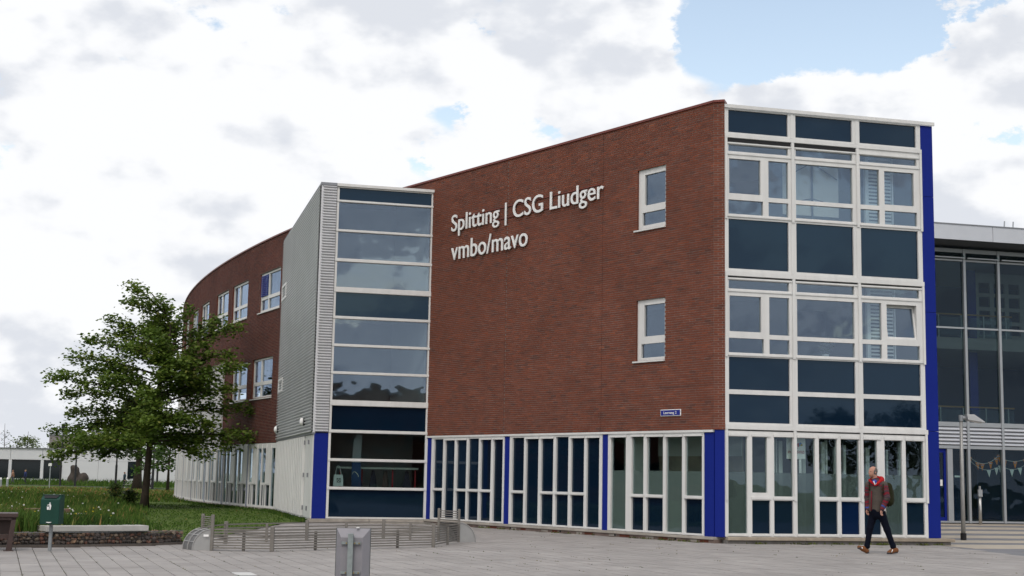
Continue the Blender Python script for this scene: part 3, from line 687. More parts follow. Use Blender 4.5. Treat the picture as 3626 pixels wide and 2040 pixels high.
# ---- lawn rising behind the gabion wall
def gab_y(x):
    for (x0, y0), (x1, y1) in zip(GAB, GAB[1:]):
        if x0 <= x <= x1: return y0+(y1-y0)*(x-x0)/(x1-x0)
    return GAB[0][1]-.35*(GAB[0][0]-x) if x < GAB[0][0] else 29.7
def xr(y):
    if y < 29.71: 
        for (x0, y0), (x1, y1) in zip(GAB, GAB[1:]):
            if y0 <= y <= y1: return x0+(x1-x0)*(y-y0)/(y1-y0)
        return GAB[0][0]
    if y < 44: return -6.77-.02*(y-29.71)/14
    if y < 55.4: return TC[0]+(y-TC[1])*math.tan(AZB)
    th = math.asin(max(-1, min(1, (y-CY)/CR))); return CX-CR*math.cos(th)
def lz(x, y):
    d = y-gab_y(x) if x > -30 else 10
    base = .24*max(0, 1-max(0, d-1)/13.0)
    if 29.5 < y < 47: base *= min(1, max(0, (xr(y)-x))/1.6)
    e = max(0, 1-abs(x+24)/9)*max(0, 1-abs(y-150)/14)*.0
    return base+.015+gz(y)
lw = MB(); rows = [25.2, 26, 26.6, 27.25, 27.85, 28.4, 28.95, 29.3, 29.75, 30.5, 31.5, 33, 35, 37, 39, 41, 43, 45, 48, 52, 55.5, 60, 66, 74, 84, 96, 110, 130, 150, 175, 200]; NC = 40
for y in rows:
    r = xr(y); l = -.40*y-9
    if y > 84: r = -19.8+0*(y)
    for i in range(NC+1):
        q = 1-(1-i/NC)**1.0; x = l+(r-l)*q; yy = y+(.12 if y < 29.8 else 0); lw.v.append((x, yy, lz(x, yy)))
for j in range(len(rows)-1):
    for i in range(NC): a = j*(NC+1)+i; lw.f.append((a, a+1, a+NC+2, a+NC+1)); lw.m.append(0); lw.t.append(.5)
kind(lw.build('lawn', M_lawn, smooth=True), 'structure')

# ---- far path
M_path = mat('path_asphalt', (0.40, 0.39, 0.40), 0.9, var=0.08, vscale=.6)
PTH = [(-75, 160), (-56, 151.5), (-47, 146), (-38.5, 138.5), (-30, 131), (-22, 124), (-22, 121), (-31, 126), (-38, 122.5), (-42, 118), (-60, 117), (-75, 120)]
f = MB(); f.v = [(x, y, gz(y)+.06) for x, y in PTH]; f.f = [tuple(range(len(PTH)))]; f.m = [0]; f.t = [0]; kind(f.build('path', M_path), 'structure')
k = MB()
for (x0, y0), (x1, y1) in zip(PTH[:5], PTH[1:6]):
    k.hexa([(x0, y0, gz(y0)), (x1, y1, gz(y1)), (x1, y1+.3, gz(y1)), (x0, y0+.3, gz(y0)), (x0, y0, gz(y0)+.14), (x1, y1, gz(y1)+.14), (x1, y1+.3, gz(y1)+.14), (x0, y0+.3, gz(y0)+.14)])
kind(k.build('path_kerb', mat('kerb_dark', (0.09, 0.085, 0.09), .9)), 'structure')

# ---- tall meadow grass and flowers (nobody could count them)
M_blade = mat('meadow_blades', (.06, .1, .02), 0.85, tone=[(0, (0.022, 0.050, 0.010)), (.35, (0.050, 0.105, 0.016)), (.7, (0.090, 0.150, 0.026)), (.9, (0.20, 0.20, 0.06)), (1, (0.26, 0.15, 0.06))], spec=.2)
def meadow(x, y):
    """0..1 height factor of the meadow at x, y"""
    if y < 60:
        edge = -7.4+(y-29.7)*(-7.2)/28.0 if y > 29.7 else -6.9
        return min(1, max(0, (edge-x)/1.6))
    edge = -14.6-(y-58)*.33
    return min(1, max(0, (edge-x)/3))
bl = MB()
def blade(x, y, z, h, w_, tn, lean):
    q = rng.uniform(0, 2*PI); c, s = math.cos(q)*w_, math.sin(q)*w_; lx, ly = lean*math.cos(q*1.7), lean*math.sin(q*1.7)
    bl.add([(x-c, y-s, z-.02), (x+c, y+s, z-.02), (x+c*.7+lx*.4, y+s*.7+ly*.4, z+h*.6), (x-c*.7+lx*.4, y-s*.7+ly*.4, z+h*.6), (x+lx, y+ly, z+h)], [(0, 1, 2, 3), (3, 2, 4)], 0, min(1, max(0, tn)))
cnt = 0
while cnt < 46000:
    y = 26.0+ (rng.random()**2.3)*66; x = rng.uniform(-.40*y-1, xr(y)-.1)
    if y < gab_y(x)+.42: continue
    m_ = meadow(x, y)
    if m_ < rng.random()*.9: continue
    cl = math.sin(x*1.1+1.3*math.sin(y*.7))*math.sin(y*.83+x*.4)        # clumps
    tn = .42+.22*cl+rng.gauss(0, .15)
    if rng.random() < .05: tn = rng.uniform(.85, 1)
    h = (.14+.20*m_+.14*max(0, cl))*rng.uniform(.6, 1.25)*(1-.5*max(0, min(1, (y-55)/35))); w_ = .006+.00042*y
    blade(x, y, lz(x, y), h, w_, tn, h*rng.uniform(.1, .55)); cnt += 1
cnt = 0
while cnt < 9000:                                                           # drier strip towards the path
    y = rng.uniform(70, 119); x = rng.uniform(-.40*y-1, -.165*y-1); h = rng.uniform(.08, .26)
    if y > 116.5 and x < -38: continue
    blade(x, y, lz(x, y), h, .006+.0006*y, rng.gauss(.62+.25*(y-70)/49, .16), h*.4); cnt += 1
cnt = 0
while cnt < 15000:                                                          # rough fringe of the mown lawn, building foot, far verge
    r_ = rng.random()
    if r_ < .5: y = rng.uniform(29.5, 66); x = rng.uniform(-.36*y, xr(y)-.05); h = rng.uniform(.02, .055)
    elif r_ < .68: y = rng.uniform(44.5, 80); x = xr(y)-rng.uniform(.02, .35); h = rng.uniform(.04, .14)
    else: y = rng.uniform(148, 168); x = rng.uniform(-66, -36); h = rng.uniform(.25, .8)*(1 if y > 154 else .5)
    if r_ >= .68 and y < 150-(x+56)*.5: continue
    if y < gab_y(x)+.42: continue
    blade(x, y, lz(x, y), h, .006+.0004*y, rng.gauss(.42, .17), h*.4); cnt += 1
kind(tag(bl.build('meadow_grass', M_blade, tone=True), 'tall unmown grass on the bank behind the stone wall', 'grass'), 'stuff')
M_fw = mat('white_petals', (0.75, 0.75, 0.70), .8); M_fy = mat('yellow_petals', (0.60, 0.48, 0.03), .8)
fl = MB(); cnt = 0
while cnt < 100:
    y = 28+rng.random()**1.8*60; x = rng.uniform(-.37*y, -7)
    if meadow(x, y) < .6 or y < gab_y(x)+.5: continue
    if math.sin(x*.9+2)*math.sin(y*.5) < -.1 and rng.random() < .8: continue
    z = lz(x, y)+rng.uniform(.22, .52); r_ = rng.uniform(.010, .022)*(1+y/120); mi = 0 if rng.random() < .7 else 1
    o = [(x+r_*math.cos(a), y-.3*r_*math.sin(a), z+.75*r_*math.sin(a)) for a in np.linspace(0, 2*PI, 7)[:-1]]
    fl.add(o+[(x, y-.01, z)], [(i, (i+1) % 6, 6) for i in range(6)], mi); cnt += 1
kind(tag(fl.build('wild_flowers', [M_fw, M_fy]), 'white and yellow wild flowers in the meadow', 'flowers'), 'stuff')

# ================================================================== TREES
M_bark = mat('bark', (0.055, 0.042, 0.032), .95, var=.3, vscale=7, bump=.6, bscale=30)
def leaf_mat(nm, ramp):
    m = mat(nm, (.06, .1, .02), .55, tone=ramp, spec=.35, var=.12, vscale=1.2)
    b = m.node_tree.nodes['Principled BSDF']
    out = [n for n in m.node_tree.nodes if n.type == 'OUTPUT_MATERIAL'][0]; t = m.node_tree
    tl = t.nodes.new('ShaderNodeBsdfTranslucent'); mx = t.nodes.new('ShaderNodeMixShader'); mx.inputs[0].default_value = .42
    src = b.inputs['Base Color'].links[0].from_socket; t.links.new(src, tl.inputs[0]); t.links.new(b.outputs[0], mx.inputs[1]); t.links.new(tl.outputs[0], mx.inputs[2]); t.links.new(mx.outputs[0], out.inputs[0]); return m
M_oak = leaf_mat('oak_leaves', [(0, (0.050, 0.092, 0.014)), (.4, (0.105, 0.175, 0.026)), (.8, (0.175, 0.245, 0.038)), (1, (0.25, 0.27, 0.06))])
M_lime = leaf_mat('pale_leaves', [(0, (0.06, 0.10, 0.02)), (.5, (0.12, 0.17, 0.04)), (1, (0.20, 0.23, 0.08))])
M_leafd = leaf_mat('dark_leaves', [(0, (0.020, 0.040, 0.008)), (.5, (0.04, 0.075, 0.013)), (1, (0.075, 0.11, 0.02))])
def leaves(m, centres, per, size, spread, flat, r, vs=.55):
    for c, tn in centres:
        for k in range(per):
            p = Vector((c[0]+r.gauss(0, spread), c[1]+r.gauss(0, spread), c[2]+r.gauss(0, spread*vs)))
            q = r.uniform(0, 2*PI); t = Vector((math.cos(q), math.sin(q), r.uniform(-.7, .35))).normalized()
            nrm = Vector((r.gauss(0, flat), r.gauss(0, flat), 1)).normalized(); sdv = t.cross(nrm).normalized(); nrm = sdv.cross(t)
            L = size*r.uniform(.65, 1.25); W_ = L*.36
            a = p; b = p+t*L*.5+sdv*W_-nrm*L*.05; d = p+t*L; e = p+t*L*.5-sdv*W_-nrm*L*.05; g_ = p+t*L*.5+nrm*L*.05
            m.add([tuple(a), tuple(b), tuple(d), tuple(e), tuple(g_)], [(0, 1, 4), (1, 2, 4), (2, 3, 4), (3, 0, 4)], 0, min(1, max(0, tn+r.gauss(0, .18))))
def bez(a, b, c, n): return [a*(1-t)**2+b*2*t*(1-t)+c*t*t for t in [i/n for i in range(n+1)]]
def grow_tree(name, base, trunk, boughs, lm, r, size=.15, per=5, sub=11, spread=.13, clus=3, sublen=.36, r0=.17, vspread=.55):
    """boughs: (z start on the trunk, tip offset x, y, z)"""
    root = empty(name, base)
    tk, lf = MB(), MB(); B = Vector(base)
    tp = [B+Vector(p) for p in trunk]; H_ = trunk[-1][2]
    rs = [max(.02, r0*(1-.86*(p[2]/H_))*(1.35 if i == 0 else 1)) for i, p in enumerate(trunk)]; tk.tube(tp, rs, 9)
    def at(z):
        for a, b in zip(trunk, trunk[1:]):
            if a[2] <= z <= b[2]: t = (z-a[2])/(b[2]-a[2]); return Vector(a)+(Vector(b)-Vector(a))*t
        return Vector(trunk[-1])
    cen = []
    for z0, x, y, z in boughs:
        a = at(z0); c = Vector((x, y, z)); L = (c-a).length; mid = (a+c)/2+Vector((r.uniform(-.08, .08)*L, r.uniform(-.08, .08)*L, (.13 if z > z0 else .10)*L*r.uniform(.4, 1.2)))
        pts = bez(a, mid, c, 7); rb = max(.012, min(.055, .016*L))
        tk.tube([B+q for q in pts], [rb*(1-.8*i/7) for i in range(8)], 5, cap=False)
        hd = Vector((c.x-a.x, c.y-a.y, 0)); hd = hd.normalized() if hd.length > .01 else Vector((1, 0, 0)); sd2 = Vector((-hd.y, hd.x, 0))
        ns = max(4, int(sub*L/3.4))
        for k in range(ns):
            t = .22+.78*(k+r.random())/ns; i = min(6, int(t*7)); q0 = pts[i]+(pts[i+1]-pts[i])*(t*7-i)
            sl = L*sublen*(1.15-t*.75)*r.uniform(.5, 1.1); dr = (hd*r.uniform(.25, 1)+sd2*r.choice((-1, 1))*r.uniform(.35, 1)+Vector((0, 0, r.uniform(-.35, .5)))).normalized()
            q1 = q0+dr*sl+Vector((0, 0, -.06*sl)); tk.tube([B+q0, B+(q0+q1)/2+Vector((0, 0, .05*sl)), B+q1], [.012, .008, .004], 3, cap=False)
            tn = .45+r.gauss(0, .16)+.08*(c.z/H_-.5)
            for e in range(clus): u = (e+.6)/clus; cen.append((B+q0+(q1-q0)*u+Vector((0, 0, .05)), tn))
        cen.append((B+c, .55)); cen.append((B+c, .6))
    leaves(lf, cen, per, size, spread, .75, r, vspread)
    tk.build('trunk', M_bark, root, smooth=True); lf.build('crown', lm, root, tone=True)
    return root
r = random.Random(21)
def gb(): return lz(-14.9, 57.9)
B_ = []
tips = [(8.0, -.95, 9.15), (7.6, -1.35, 8.55), (7.3, .2, 8.7), (7.2, .55, 8.25), (6.9, 1.5, 8.2), (6.6, 2.6, 7.9), (6.3, 3.45, 7.6), (6.8, -1.9, 7.7), (6.4, -1.9, 7.15), (5.9, -2.7, 6.75), (5.4, -3.2, 6.05), (5.6, 2.2, 6.7), (5.4, 3.2, 6.4),
        (4.9, 3.9, 5.8), (4.7, -3.0, 5.65), (4.4, -4.15, 5.25), (4.2, 3.6, 4.9), (3.9, -3.4, 4.6), (3.7, -3.75, 3.85), (3.5, 4.3, 4.05), (3.2, -4.25, 3.05), (3.0, 4.3, 2.95), (2.8, -3.3, 2.6), (2.75, -3.9, 1.95), (2.7, 3.5, 2.45), (2.65, 2.6, 2.1), (2.7, -2.4, 2.1), (4.5, 2.6, 5.3), (3.3, 2.8, 3.4), (3.4, -2.5, 3.4), (5.1, -1.8, 5.7)]
for z0, x, z in tips: B_.append((z0, x*(.93 if x < 0 else .97), r.uniform(-.9, .9), z))
for k in range(36):                                            # boughs towards and away from the camera fill the crown's depth
    z0 = 2.6+k*.138+r.uniform(-.1, .1); R_ = 3.9*(1-max(0, z0-3.2)/6.6)*r.uniform(.7, 1.05); a = r.choice((-1, 1))*(PI/2)+r.uniform(-.85, .85)
    B_.append((z0, R_*math.sin(a+PI/2)*.95, R_*math.cos(a+PI/2)*1.0, z0+.22*R_*(z0-3.4)/2.5*.6+.1))
oak = grow_tree('oak_tree', (-14.9, 57.9, gb()-.02), [(0, 0, 0), (.02, 0, .6), (.05, .02, 1.6), (.10, 0, 2.6), (.22, .05, 4.0), (.42, .05, 5.6), (.62, 0, 6.6), (.72, 0, 7.45), (.35, 0, 8.3), (-.2, .05, 8.9)], B_, M_oak, r, size=.17, per=10, sub=16, spread=.165, clus=4, r0=.16, vspread=.8)
tag(oak, 'dark green oak tree standing on the lawn before the curved wing', 'tree')
def round_boughs(r, n, zlo, zhi, R_, rise=.5):
    o = []
    for k in range(n):
        f_ = (k+.5)/n; z0 = zlo+(zhi-zlo)*.75*f_; a = k*2.4+r.uniform(-.3, .3); R2 = R_*(math.sin(PI*(.18+.78*f_)))*r.uniform(.75, 1.05)
        o.append((z0, R2*math.cos(a), R2*math.sin(a), z0+rise*R2*(f_-.15)+.1))
    return o
t = grow_tree('street_tree', (-34.78, 132.1, gz(132)), [(0, 0, 0), (.05, 0, 1.5), (.1, 0, 3), (.1, 0, 6), (0, 0, 8.6)], round_boughs(r, 34, 2.8, 9, 4.3, .35), M_leafd, r, size=.40, per=5, sub=7, spread=.34, clus=2, r0=.40)
tag(t, 'street tree with bent trunk beside the path, half hidden by the oak', 'tree')
t = grow_tree('street_tree', (-29.2, 121.0, gz(121)), [(0, 0, 0), (0, 0, 2), (.1, 0, 5.2)], round_boughs(r, 26, 1.7, 5.4, 2.7, .3)+[(2.4, -2.6, -1, 1.5), (2.6, -2.2, -1.4, 1.9)], leaf_mat('fresh_leaves', [(0, (.03, .07, .012)), (.5, (.065, .13, .02)), (1, (.11, .18, .035))]), r, size=.30, per=5, sub=7, spread=.26, clus=2, r0=.12)
tag(t, 'fresh green young tree at the end of the curved wing', 'tree')
for (x, y, h, R_, lb) in [(-68.6, 200, 7.1, 2.6, 'left one of two pale trees behind the white pavilion'), (-65.6, 204, 6.4, 2.3, 'right one of two pale trees behind the white pavilion')]:
    t = grow_tree('pale_tree', (x, y, gz(y)), [(0, 0, 0), (0, 0, 3), (.1, 0, h)], round_boughs(r, 24, 2.6, h, R_, .55), M_lime, r, size=.36, per=4, sub=6, spread=.32, clus=2, r0=.15); tag(t, lb, 'tree', 'pale trees behind the pavilion')
t = grow_tree('sparse_tree', (-71.0, 198, gz(198)), [(0, 0, 0), (0, 0, 3), (-.2, 0, 8.1)], round_boughs(r, 15, 3.2, 8.1, 1.5, .8), M_leafd, r, size=.24, per=1, sub=5, spread=.2, clus=1, r0=.10)
tag(t, 'thin nearly bare tree rising above the pavilion roof', 'tree')
t = grow_tree('pale_tree', (-61.0, 210, gz(210)), [(0, 0, 0), (0, 0, 3), (.1, 0, 6.0)], round_boughs(r, 20, 2.4, 6.0, 2.6, .5), M_leafd, r, size=.36, per=4, sub=6, spread=.32, clus=2, r0=.15); tag(t, 'dark tree in front of the far grey block', 'tree')
# two shrubs in the meadow
for x, y, h, lb in ((-16.6, 62.0, .62, 'larger dark shrub in the meadow left of the oak trunk'), (-20.6, 74.0, .9, 'low round shrub further back in the meadow')):
    t = grow_tree('meadow_shrub', (x, y, lz(x, y)), [(0, 0, 0), (0, 0, .4), (0, 0, h)], round_boughs(r, 14, .08, h, .34, .6), M_leafd, r, size=.12, per=4, sub=7, spread=.07, clus=2, r0=.03); tag(t, lb, 'shrub')
# ================================================================== LETTERING
def text_islands(txt, bold=0.0, extr=0.02):
    cu = bpy.data.curves.new('txt', 'FONT'); cu.body = txt; cu.size = 1; cu.extrude = extr; cu.offset = bold; cu.resolution_u = 5
    to = bpy.data.objects.new('txt', cu); COL.objects.link(to); dg = bpy.context.evaluated_depsgraph_get(); dg.update()
    me = bpy.data.meshes.new_from_object(to.evaluated_get(dg)); bpy.data.objects.remove(to)
    bm = bmesh.new(); bm.from_mesh(me); bmesh.ops.remove_doubles(bm, verts=bm.verts, dist=1e-5); bm.verts.index_update()
    seen, isl = set(), []
    for v in bm.verts:
        if v.index in seen: continue
        st, grp = [v], []; seen.add(v.index)
        while st:
            q = st.pop(); grp.append(q)
            for e in q.link_edges:
                o = e.other_vert(q)
                if o.index not in seen: seen.add(o.index); st.append(o)
        isl.append(grp)
    out = []
    for grp in isl:
        idx = {v.index: i for i, v in enumerate(grp)}; fs = {f.index: f for v in grp for f in v.link_faces}
        out.append(([v.co.copy() for v in grp], [tuple(idx[v.index] for v in f.verts) for f in fs.values()]))
    bm.free()
    out.sort(key=lambda q: min(v.x for v in q[0]))
    merged = []
    for vs_, fs in out:
        a, b = min(v.x for v in vs_), max(v.x for v in vs_)
        if merged:
            m = merged[-1]; c, d = min(v.x for v in m[0]), max(v.x for v in m[0])
            if min(b, d)-max(a, c) > .6*min(b-a, d-c): o = len(m[0]); m[0].extend(vs_); m[1].extend(tuple(i+o for i in f) for f in fs); continue
        merged.append([list(vs_), list(fs)])
    return merged
def put_text(txt, P, s_left, s_right, base, cap, d, m, parent, name='letter', bold=.0, extr=.02, sgn=-1, joined=False, capchar=None):
    isl = text_islands(txt, bold, extr); ax = [v.x for q in isl for v in q[0]]; x0, x1 = min(ax), max(ax)
    kx = abs(s_right-s_left)/(x1-x0); hh = max(v.y for v in (isl[0][0] if capchar is None else isl[capchar][0])); kz = cap/hh
    allb = MB()
    for vs_, fs in isl:
        b = allb if joined else MB()
        b.add([P(s_left+sgn*(v.x-x0)*kx, d+v.z, base+v.y*kz) for v in vs_], fs)
        if not joined: b.build(name, m, parent)
    if joined: return allb.build(name, m, parent)
M_letter = mat('letter_white', (0.80, 0.80, 0.79), 0.4, var=.03)
sign = empty('wall_lettering', PC(8.0, .05, 8.3), 'raised white lettering with the school name on the brick front wall', 'sign')
put_text('Splitting | CSG Liudger', PC, 11.60, 4.20, 9.262, .53, .055, M_letter, sign, bold=.003, extr=.015)
put_text('vmbo/mavo', PC, 11.58, 7.62, 8.335, .385, .055, M_letter, sign, bold=.003, extr=.015)
for z, a, b in ((9.66, 11.5, 4.4), (9.32, 11.5, 4.4), (8.62, 11.5, 7.7), (8.38, 11.5, 7.7)):
    q = MB(); q.fbox(PC, b, a, .006, .03, z, z+.02); q.build('fixing_rail', M_cope, sign)
plate = empty('street_name_plate', PC(1.53, .01, 3.15), 'blue street name plate with white border on the brick wall', 'sign')
M_signblue = mat('sign_blue', (0.012, 0.022, 0.22), .35)
q = MB(); q.fbox(PC, 1.155, 1.905, .004, .030, 3.15, 3.32); bevel_round(q.build('plate', M_letter, plate), .01, 2)
q = MB(); q.fbox(PC, 1.175, 1.885, .030, .034, 3.167, 3.303); q.build('panel', M_signblue, plate)
put_text('Leerweg 2', PC, 1.775, 1.30, 3.205, .068, .0375, M_letter, plate, name='lettering', bold=.004, extr=.002, joined=True)

# wall lamps on the tower side
for s, lb in ((2.2, 'white round wall lamp near the tower corner'), (11.1, 'white round wall lamp next to the curved wing')):
    wl = empty('wall_lamp', PS(s, .03, 3.05), lb, 'lamp', 'wall lamps on the metal tower side')
    b = MB(); c = Vector(PS(s, .0, 3.2)); nrm = Vector(PS(s, 1, 3.2))-c
    b.tube([c+nrm*.03, c+nrm*.10], [.12, .13], 14); b.build('housing', M_dark, wl)
    b = MB(); b.tube([c+nrm*.10, c+nrm*.17, c+nrm*.20], [.14, .12, .06], 14); b.build('diffuser', M_letter, wl, smooth=True)

# ================================================================== ENTRANCE HALL (right edge)
PE = frame((18.048, 57.302), AZA, +1)
M_alu = mat('aluminium', (0.36, 0.38, 0.40), .4, metal=.4, var=.06); M_fascia = mat('fascia_grey', (0.52, 0.54, 0.58), .4, metal=.15, var=.05, vscale=1)
M_teal = mat('inside_teal', (0.06, 0.12, 0.12), .7, var=.1); M_inblue = mat('inside_blue', (0.02, 0.05, 0.13), .6, var=.08); M_wood = mat('handrail_wood', (0.26, 0.15, 0.06), .5, var=.15)
hall = empty('entrance_hall', PE(3, -4, 0), 'tall glazed entrance hall with grey overhanging roof edge', 'building')
for a, b in ((-9, -4.4), (-4.38, 1.2), (1.22, 6.8), (6.82, 12)):
    q = MB(); q.fbox(PE, a, b, 1.44, 1.5, 11.40, 12.02); q.build('fascia_panel', M_fascia, hall)
q = MB(); q.fbox(PE, -9, 12, -11, 1.44, 11.42, 12.0); q.build('roof', mat('soffit', (0.10, 0.105, 0.115), .6), hall)
q = MB(); q.fbox(PE, -9, 12, 1.40, 1.53, 12.022, 12.06); q.build('roof_edge', M_metald, hall)
mul = [-4.0, -2.4, -.75, .77, 2.38, 3.98, 5.58, 7.18, 8.78, 10.38, 11.84]
for x in mul: q = MB(); q.fbox(PE, x-.055, x+.055, -.10, .08, .02, 11.3); q.build('mullion', M_alu, hall)
for z0, z1 in ((11.14, 11.30), (10.78, 10.86), (7.95, 8.02), (3.92, 4.10), (3.02, 3.14), (.03, .10)):
    q = MB(); q.fbox(PE, -6, 12, -.08, .05, z0, z1); q.build('transom', M_alu, hall)
for a, b in zip(mul, mul[1:]):
    for z0, z1 in ((8.02, 10.78), (4.10, 7.95), (.10, 3.02)):
        if a == -.75 and z0 < 1: continue
        pane(PE, (a+.06, b-.06, z0, z1), -.03, M_hallg, hall)
    q = MB(); q.hexa([PE(a+.06, -.02, 11.12), PE(b-.06, -.02, 11.12), PE(b-.06, .02, 11.12), PE(a+.06, .02, 11.12), PE(a+.06, .20, 10.90), PE(b-.06, .20, 10.90), PE(b-.06, .24, 10.92), PE(a+.06, .24, 10.92)]); q.build('vent_sash', M_hallg, hall)
    q = MB(); q.fbox(PE, a+.06, b-.06, .19, .25, 10.87, 10.92); q.build('sash_rail', M_alu, hall)
    q = MB(); q.fbox(PE, a+.06, b-.06, -.05, -.03, 3.14, 3.92); q.build('louvre_back', M_metald, hall)
    for k in range(5):
        z = 3.18+k*.148; q = MB(); q.hexa([PE(a+.07, -.02, z+.10), PE(b-.07, -.02, z+.10), PE(b-.07, -.01, z+.12), PE(a+.07, -.01, z+.12), PE(a+.07, .06, z), PE(b-.07, .06, z), PE(b-.07, .07, z+.02), PE(a+.07, .07, z+.02)]); q.build('louvre_slat', M_fascia, hall)
# blue door leaf and its glazed neighbour
q = MB(); holed(q, PE, (-.70, -.24), (.03, 3.0), [(-.60, -.34, .25, 2.85)], -.10, -.03); d_ = q.build('door', M_blue, hall); pane(PE, (-.60, -.34, .25, 2.85), -.06, M_hallg, d_, 'door_glass')
q = MB(); q.fbox(PE, -.22, .02, -.1, .06, .03, 3.0); q.build('door_jamb', M_alu, hall); pane(PE, (.03, .71, .10, 3.02), -.03, M_hallg, hall)
q = MB(); q.fbox(PE, -.52, -.42, -.035, -.025, 1.5, 1.75); q.build('door_notice', M_letter, d_)
q = MB(); q.fbox(PE, .15, .45, -.045, -.043, 1.86, 1.93); q.build('door_notice', M_letter, hall)
# inside: galleries, rails, panels
for z in (3.35, 7.35): q = MB(); q.fbox(PE, -6, 12, -10.5, -2.2, z, z+.5); q.build('gallery', M_inner, hall)
for z in (3.85, 7.85):
    for k in range(14): q = MB(); q.fbox(PE, -4.5+k*1.1, -4.46+k*1.1, -2.42, -2.38, z, z+1.0); q.build('baluster', M_alu, hall)
    q = MB(); q.fbox(PE, -5, 4.6, -2.45, -2.35, z+1.0, z+1.06); q.build('handrail', M_wood, hall)
    q = MB(); q.fbox(PE, -5, 4.6, -2.42, -2.38, z+.08, z+.92); q.build('rail_glass', M_hallg, hall)
q = MB(); q.fbox(PE, -6, 12, -10.7, -10.5, 0, 11.4); q.build('back_wall', M_inblue, hall)
q = MB(); q.fbox(PE, -6, -5.9, -10.5, -.2, 0, 11.4); q.build('side_wall', M_inner, hall)
q = MB(); q.fbox(PE, 11.9, 12, -10.5, .06, 0, 11.4); q.build('side_wall', M_inner, hall)
q = MB(); q.fbox(PE, -6, 11.9, -10.5, -.12, -.02, .02); q.build('hall_floor', M_carpet, hall)
for i, (a, b, z0, z1, m, dd) in enumerate([(-3.2, .2, 7.9, 10.6, M_teal, -5.5), (.4, 2.2, 7.9, 10.9, M_inblue, -5.2), (-3.5, 1.0, 3.9, 5.6, M_teal, -5.6), (3.0, 3.4, 3.9, 11.0, M_blue, -3.2), (1.4, 2.6, 3.9, 7.0, M_inblue, -5.0), (1.5, 3.3, .02, 2.2, M_inblue, -4.4), (-1.5, 1.0, .02, 1.2, M_inner, -4.0), (5.0, 9.0, .02, 3.0, M_inblue, -6)]):
    q = MB(); q.fbox(PE, a, b, dd-.1, dd, z0, z1); q.build('inside_panel', m, hall)
q = MB(); hh = [(3.55+.75*i, 4.1+.75*i, 8.15+.62*k, 8.6+.62*k) for i in range(3) for k in range(4)]; holed(q, PE, (3.4, 5.9), (7.9, 10.9), hh, -3.3, -3.2); q.build('white_grid_wall', M_inner, hall)
# ladder hoop on the roof
q = MB()
lad = empty('roof_ladder', PE(4.2, -2, 12.0), 'small metal ladder hoop on the entrance hall roof', 'ladder')
for s in (3.72, 4.15): q = MB(); q.tube([PE(s, -1.5, 12.0), PE(s+.08, -1.5, 12.95)], .03, 8); q.build('stile', M_alu, lad)
for z in (12.35, 12.65): q = MB(); q.tube([PE(3.76, -1.5, z), PE(4.19, -1.5, z)], .022, 6); q.build('rung', M_alu, lad)
# bunting
M_or = mat('pennant_orange', (0.62, 0.20, 0.02), .8); M_pw = mat('pennant_white', (0.62, 0.64, 0.64), .8); M_red = mat('pennant_red', (0.45, 0.02, 0.02), .8)
def bunting(lb, pts, pen, m, stripe):
    bu = empty('bunting', PE(pts[0][0], -.16, pts[0][1]), lb, 'bunting', 'strings of pennants behind the entrance glass'); b = MB(); P3 = [PE(s, -.16, z) for s, z in pts]; b.tube(P3, .008, 5); b.build('cord', M_pw, bu)
    def at(t):
        t *= len(pts)-1; i = min(int(t), len(pts)-2); f_ = t-i; return pts[i][0]+(pts[i+1][0]-pts[i][0])*f_, pts[i][1]+(pts[i+1][1]-pts[i][1])*f_
    for t in pen:
        s, z = at(t); b = MB(); b.prism([PE(s-.10, -.165, z), PE(s+.10, -.165, z-.01), PE(s+.01+.03*math.sin(9*t), -.165, z-.30)], Vector(PE(0, .006, 0))-Vector(PE(0, 0, 0))); pn = b.build('pennant', m, bu)
        if stripe:
            for k, mm in enumerate((M_red, M_pw, M_inblue)): b = MB(); b.fbox(PE, s-.055, s+.055, -.158, -.155, z-.05-.02*k, z-.03-.02*k); b.build('print_band', mm, pn)
def sag(s0, z0, s1, z1, d, n=10): return [(s0+(s1-s0)*i/n, z0+(z1-z0)*i/n-d*4*(i/n)*(1-i/n)) for i in range(n+1)]
bunting('upper string of orange pennants behind the entrance glass', sag(.85, 2.78, 2.35, 2.86, .38), (.06, .3, .45, .7, .88, .97), M_or, 1)
bunting('string of orange pennants right of the entrance mullion', sag(2.45, 2.66, 3.9, 2.84, .18), (.08, .42, .75, .93), M_or, 1)
bunting('lower string with white and orange pennants in the entrance', sag(.9, 2.60, 2.35, 2.38, .30)+sag(2.4, 2.36, 3.9, 2.75, .30), (.30, .42, .49, .56, .68, .8), M_pw, 0)
# intercom post before the entrance
M_steel = mat('brushed_steel', (0.45, 0.45, 0.44), .35, metal=.7, var=.08)
ip = empty('intercom_post', (18.94, 56.64, 0), 'slim steel intercom post before the entrance glass', 'post')
b = MB(); b.tube([(18.94, 56.64, 0), (18.94, 56.64, 1.12)], .062, 12); b.build('column', M_steel, ip, smooth=True)
b = MB(); b.box(18.86, 19.02, 56.54, 56.66, 1.10, 1.38); b.build('box', M_alu, ip)
b = MB(); b.tube([(18.93, 56.60, 1.38), (18.93, 56.60, 1.52)], .045, 10); b.build('cap', M_steel, ip)

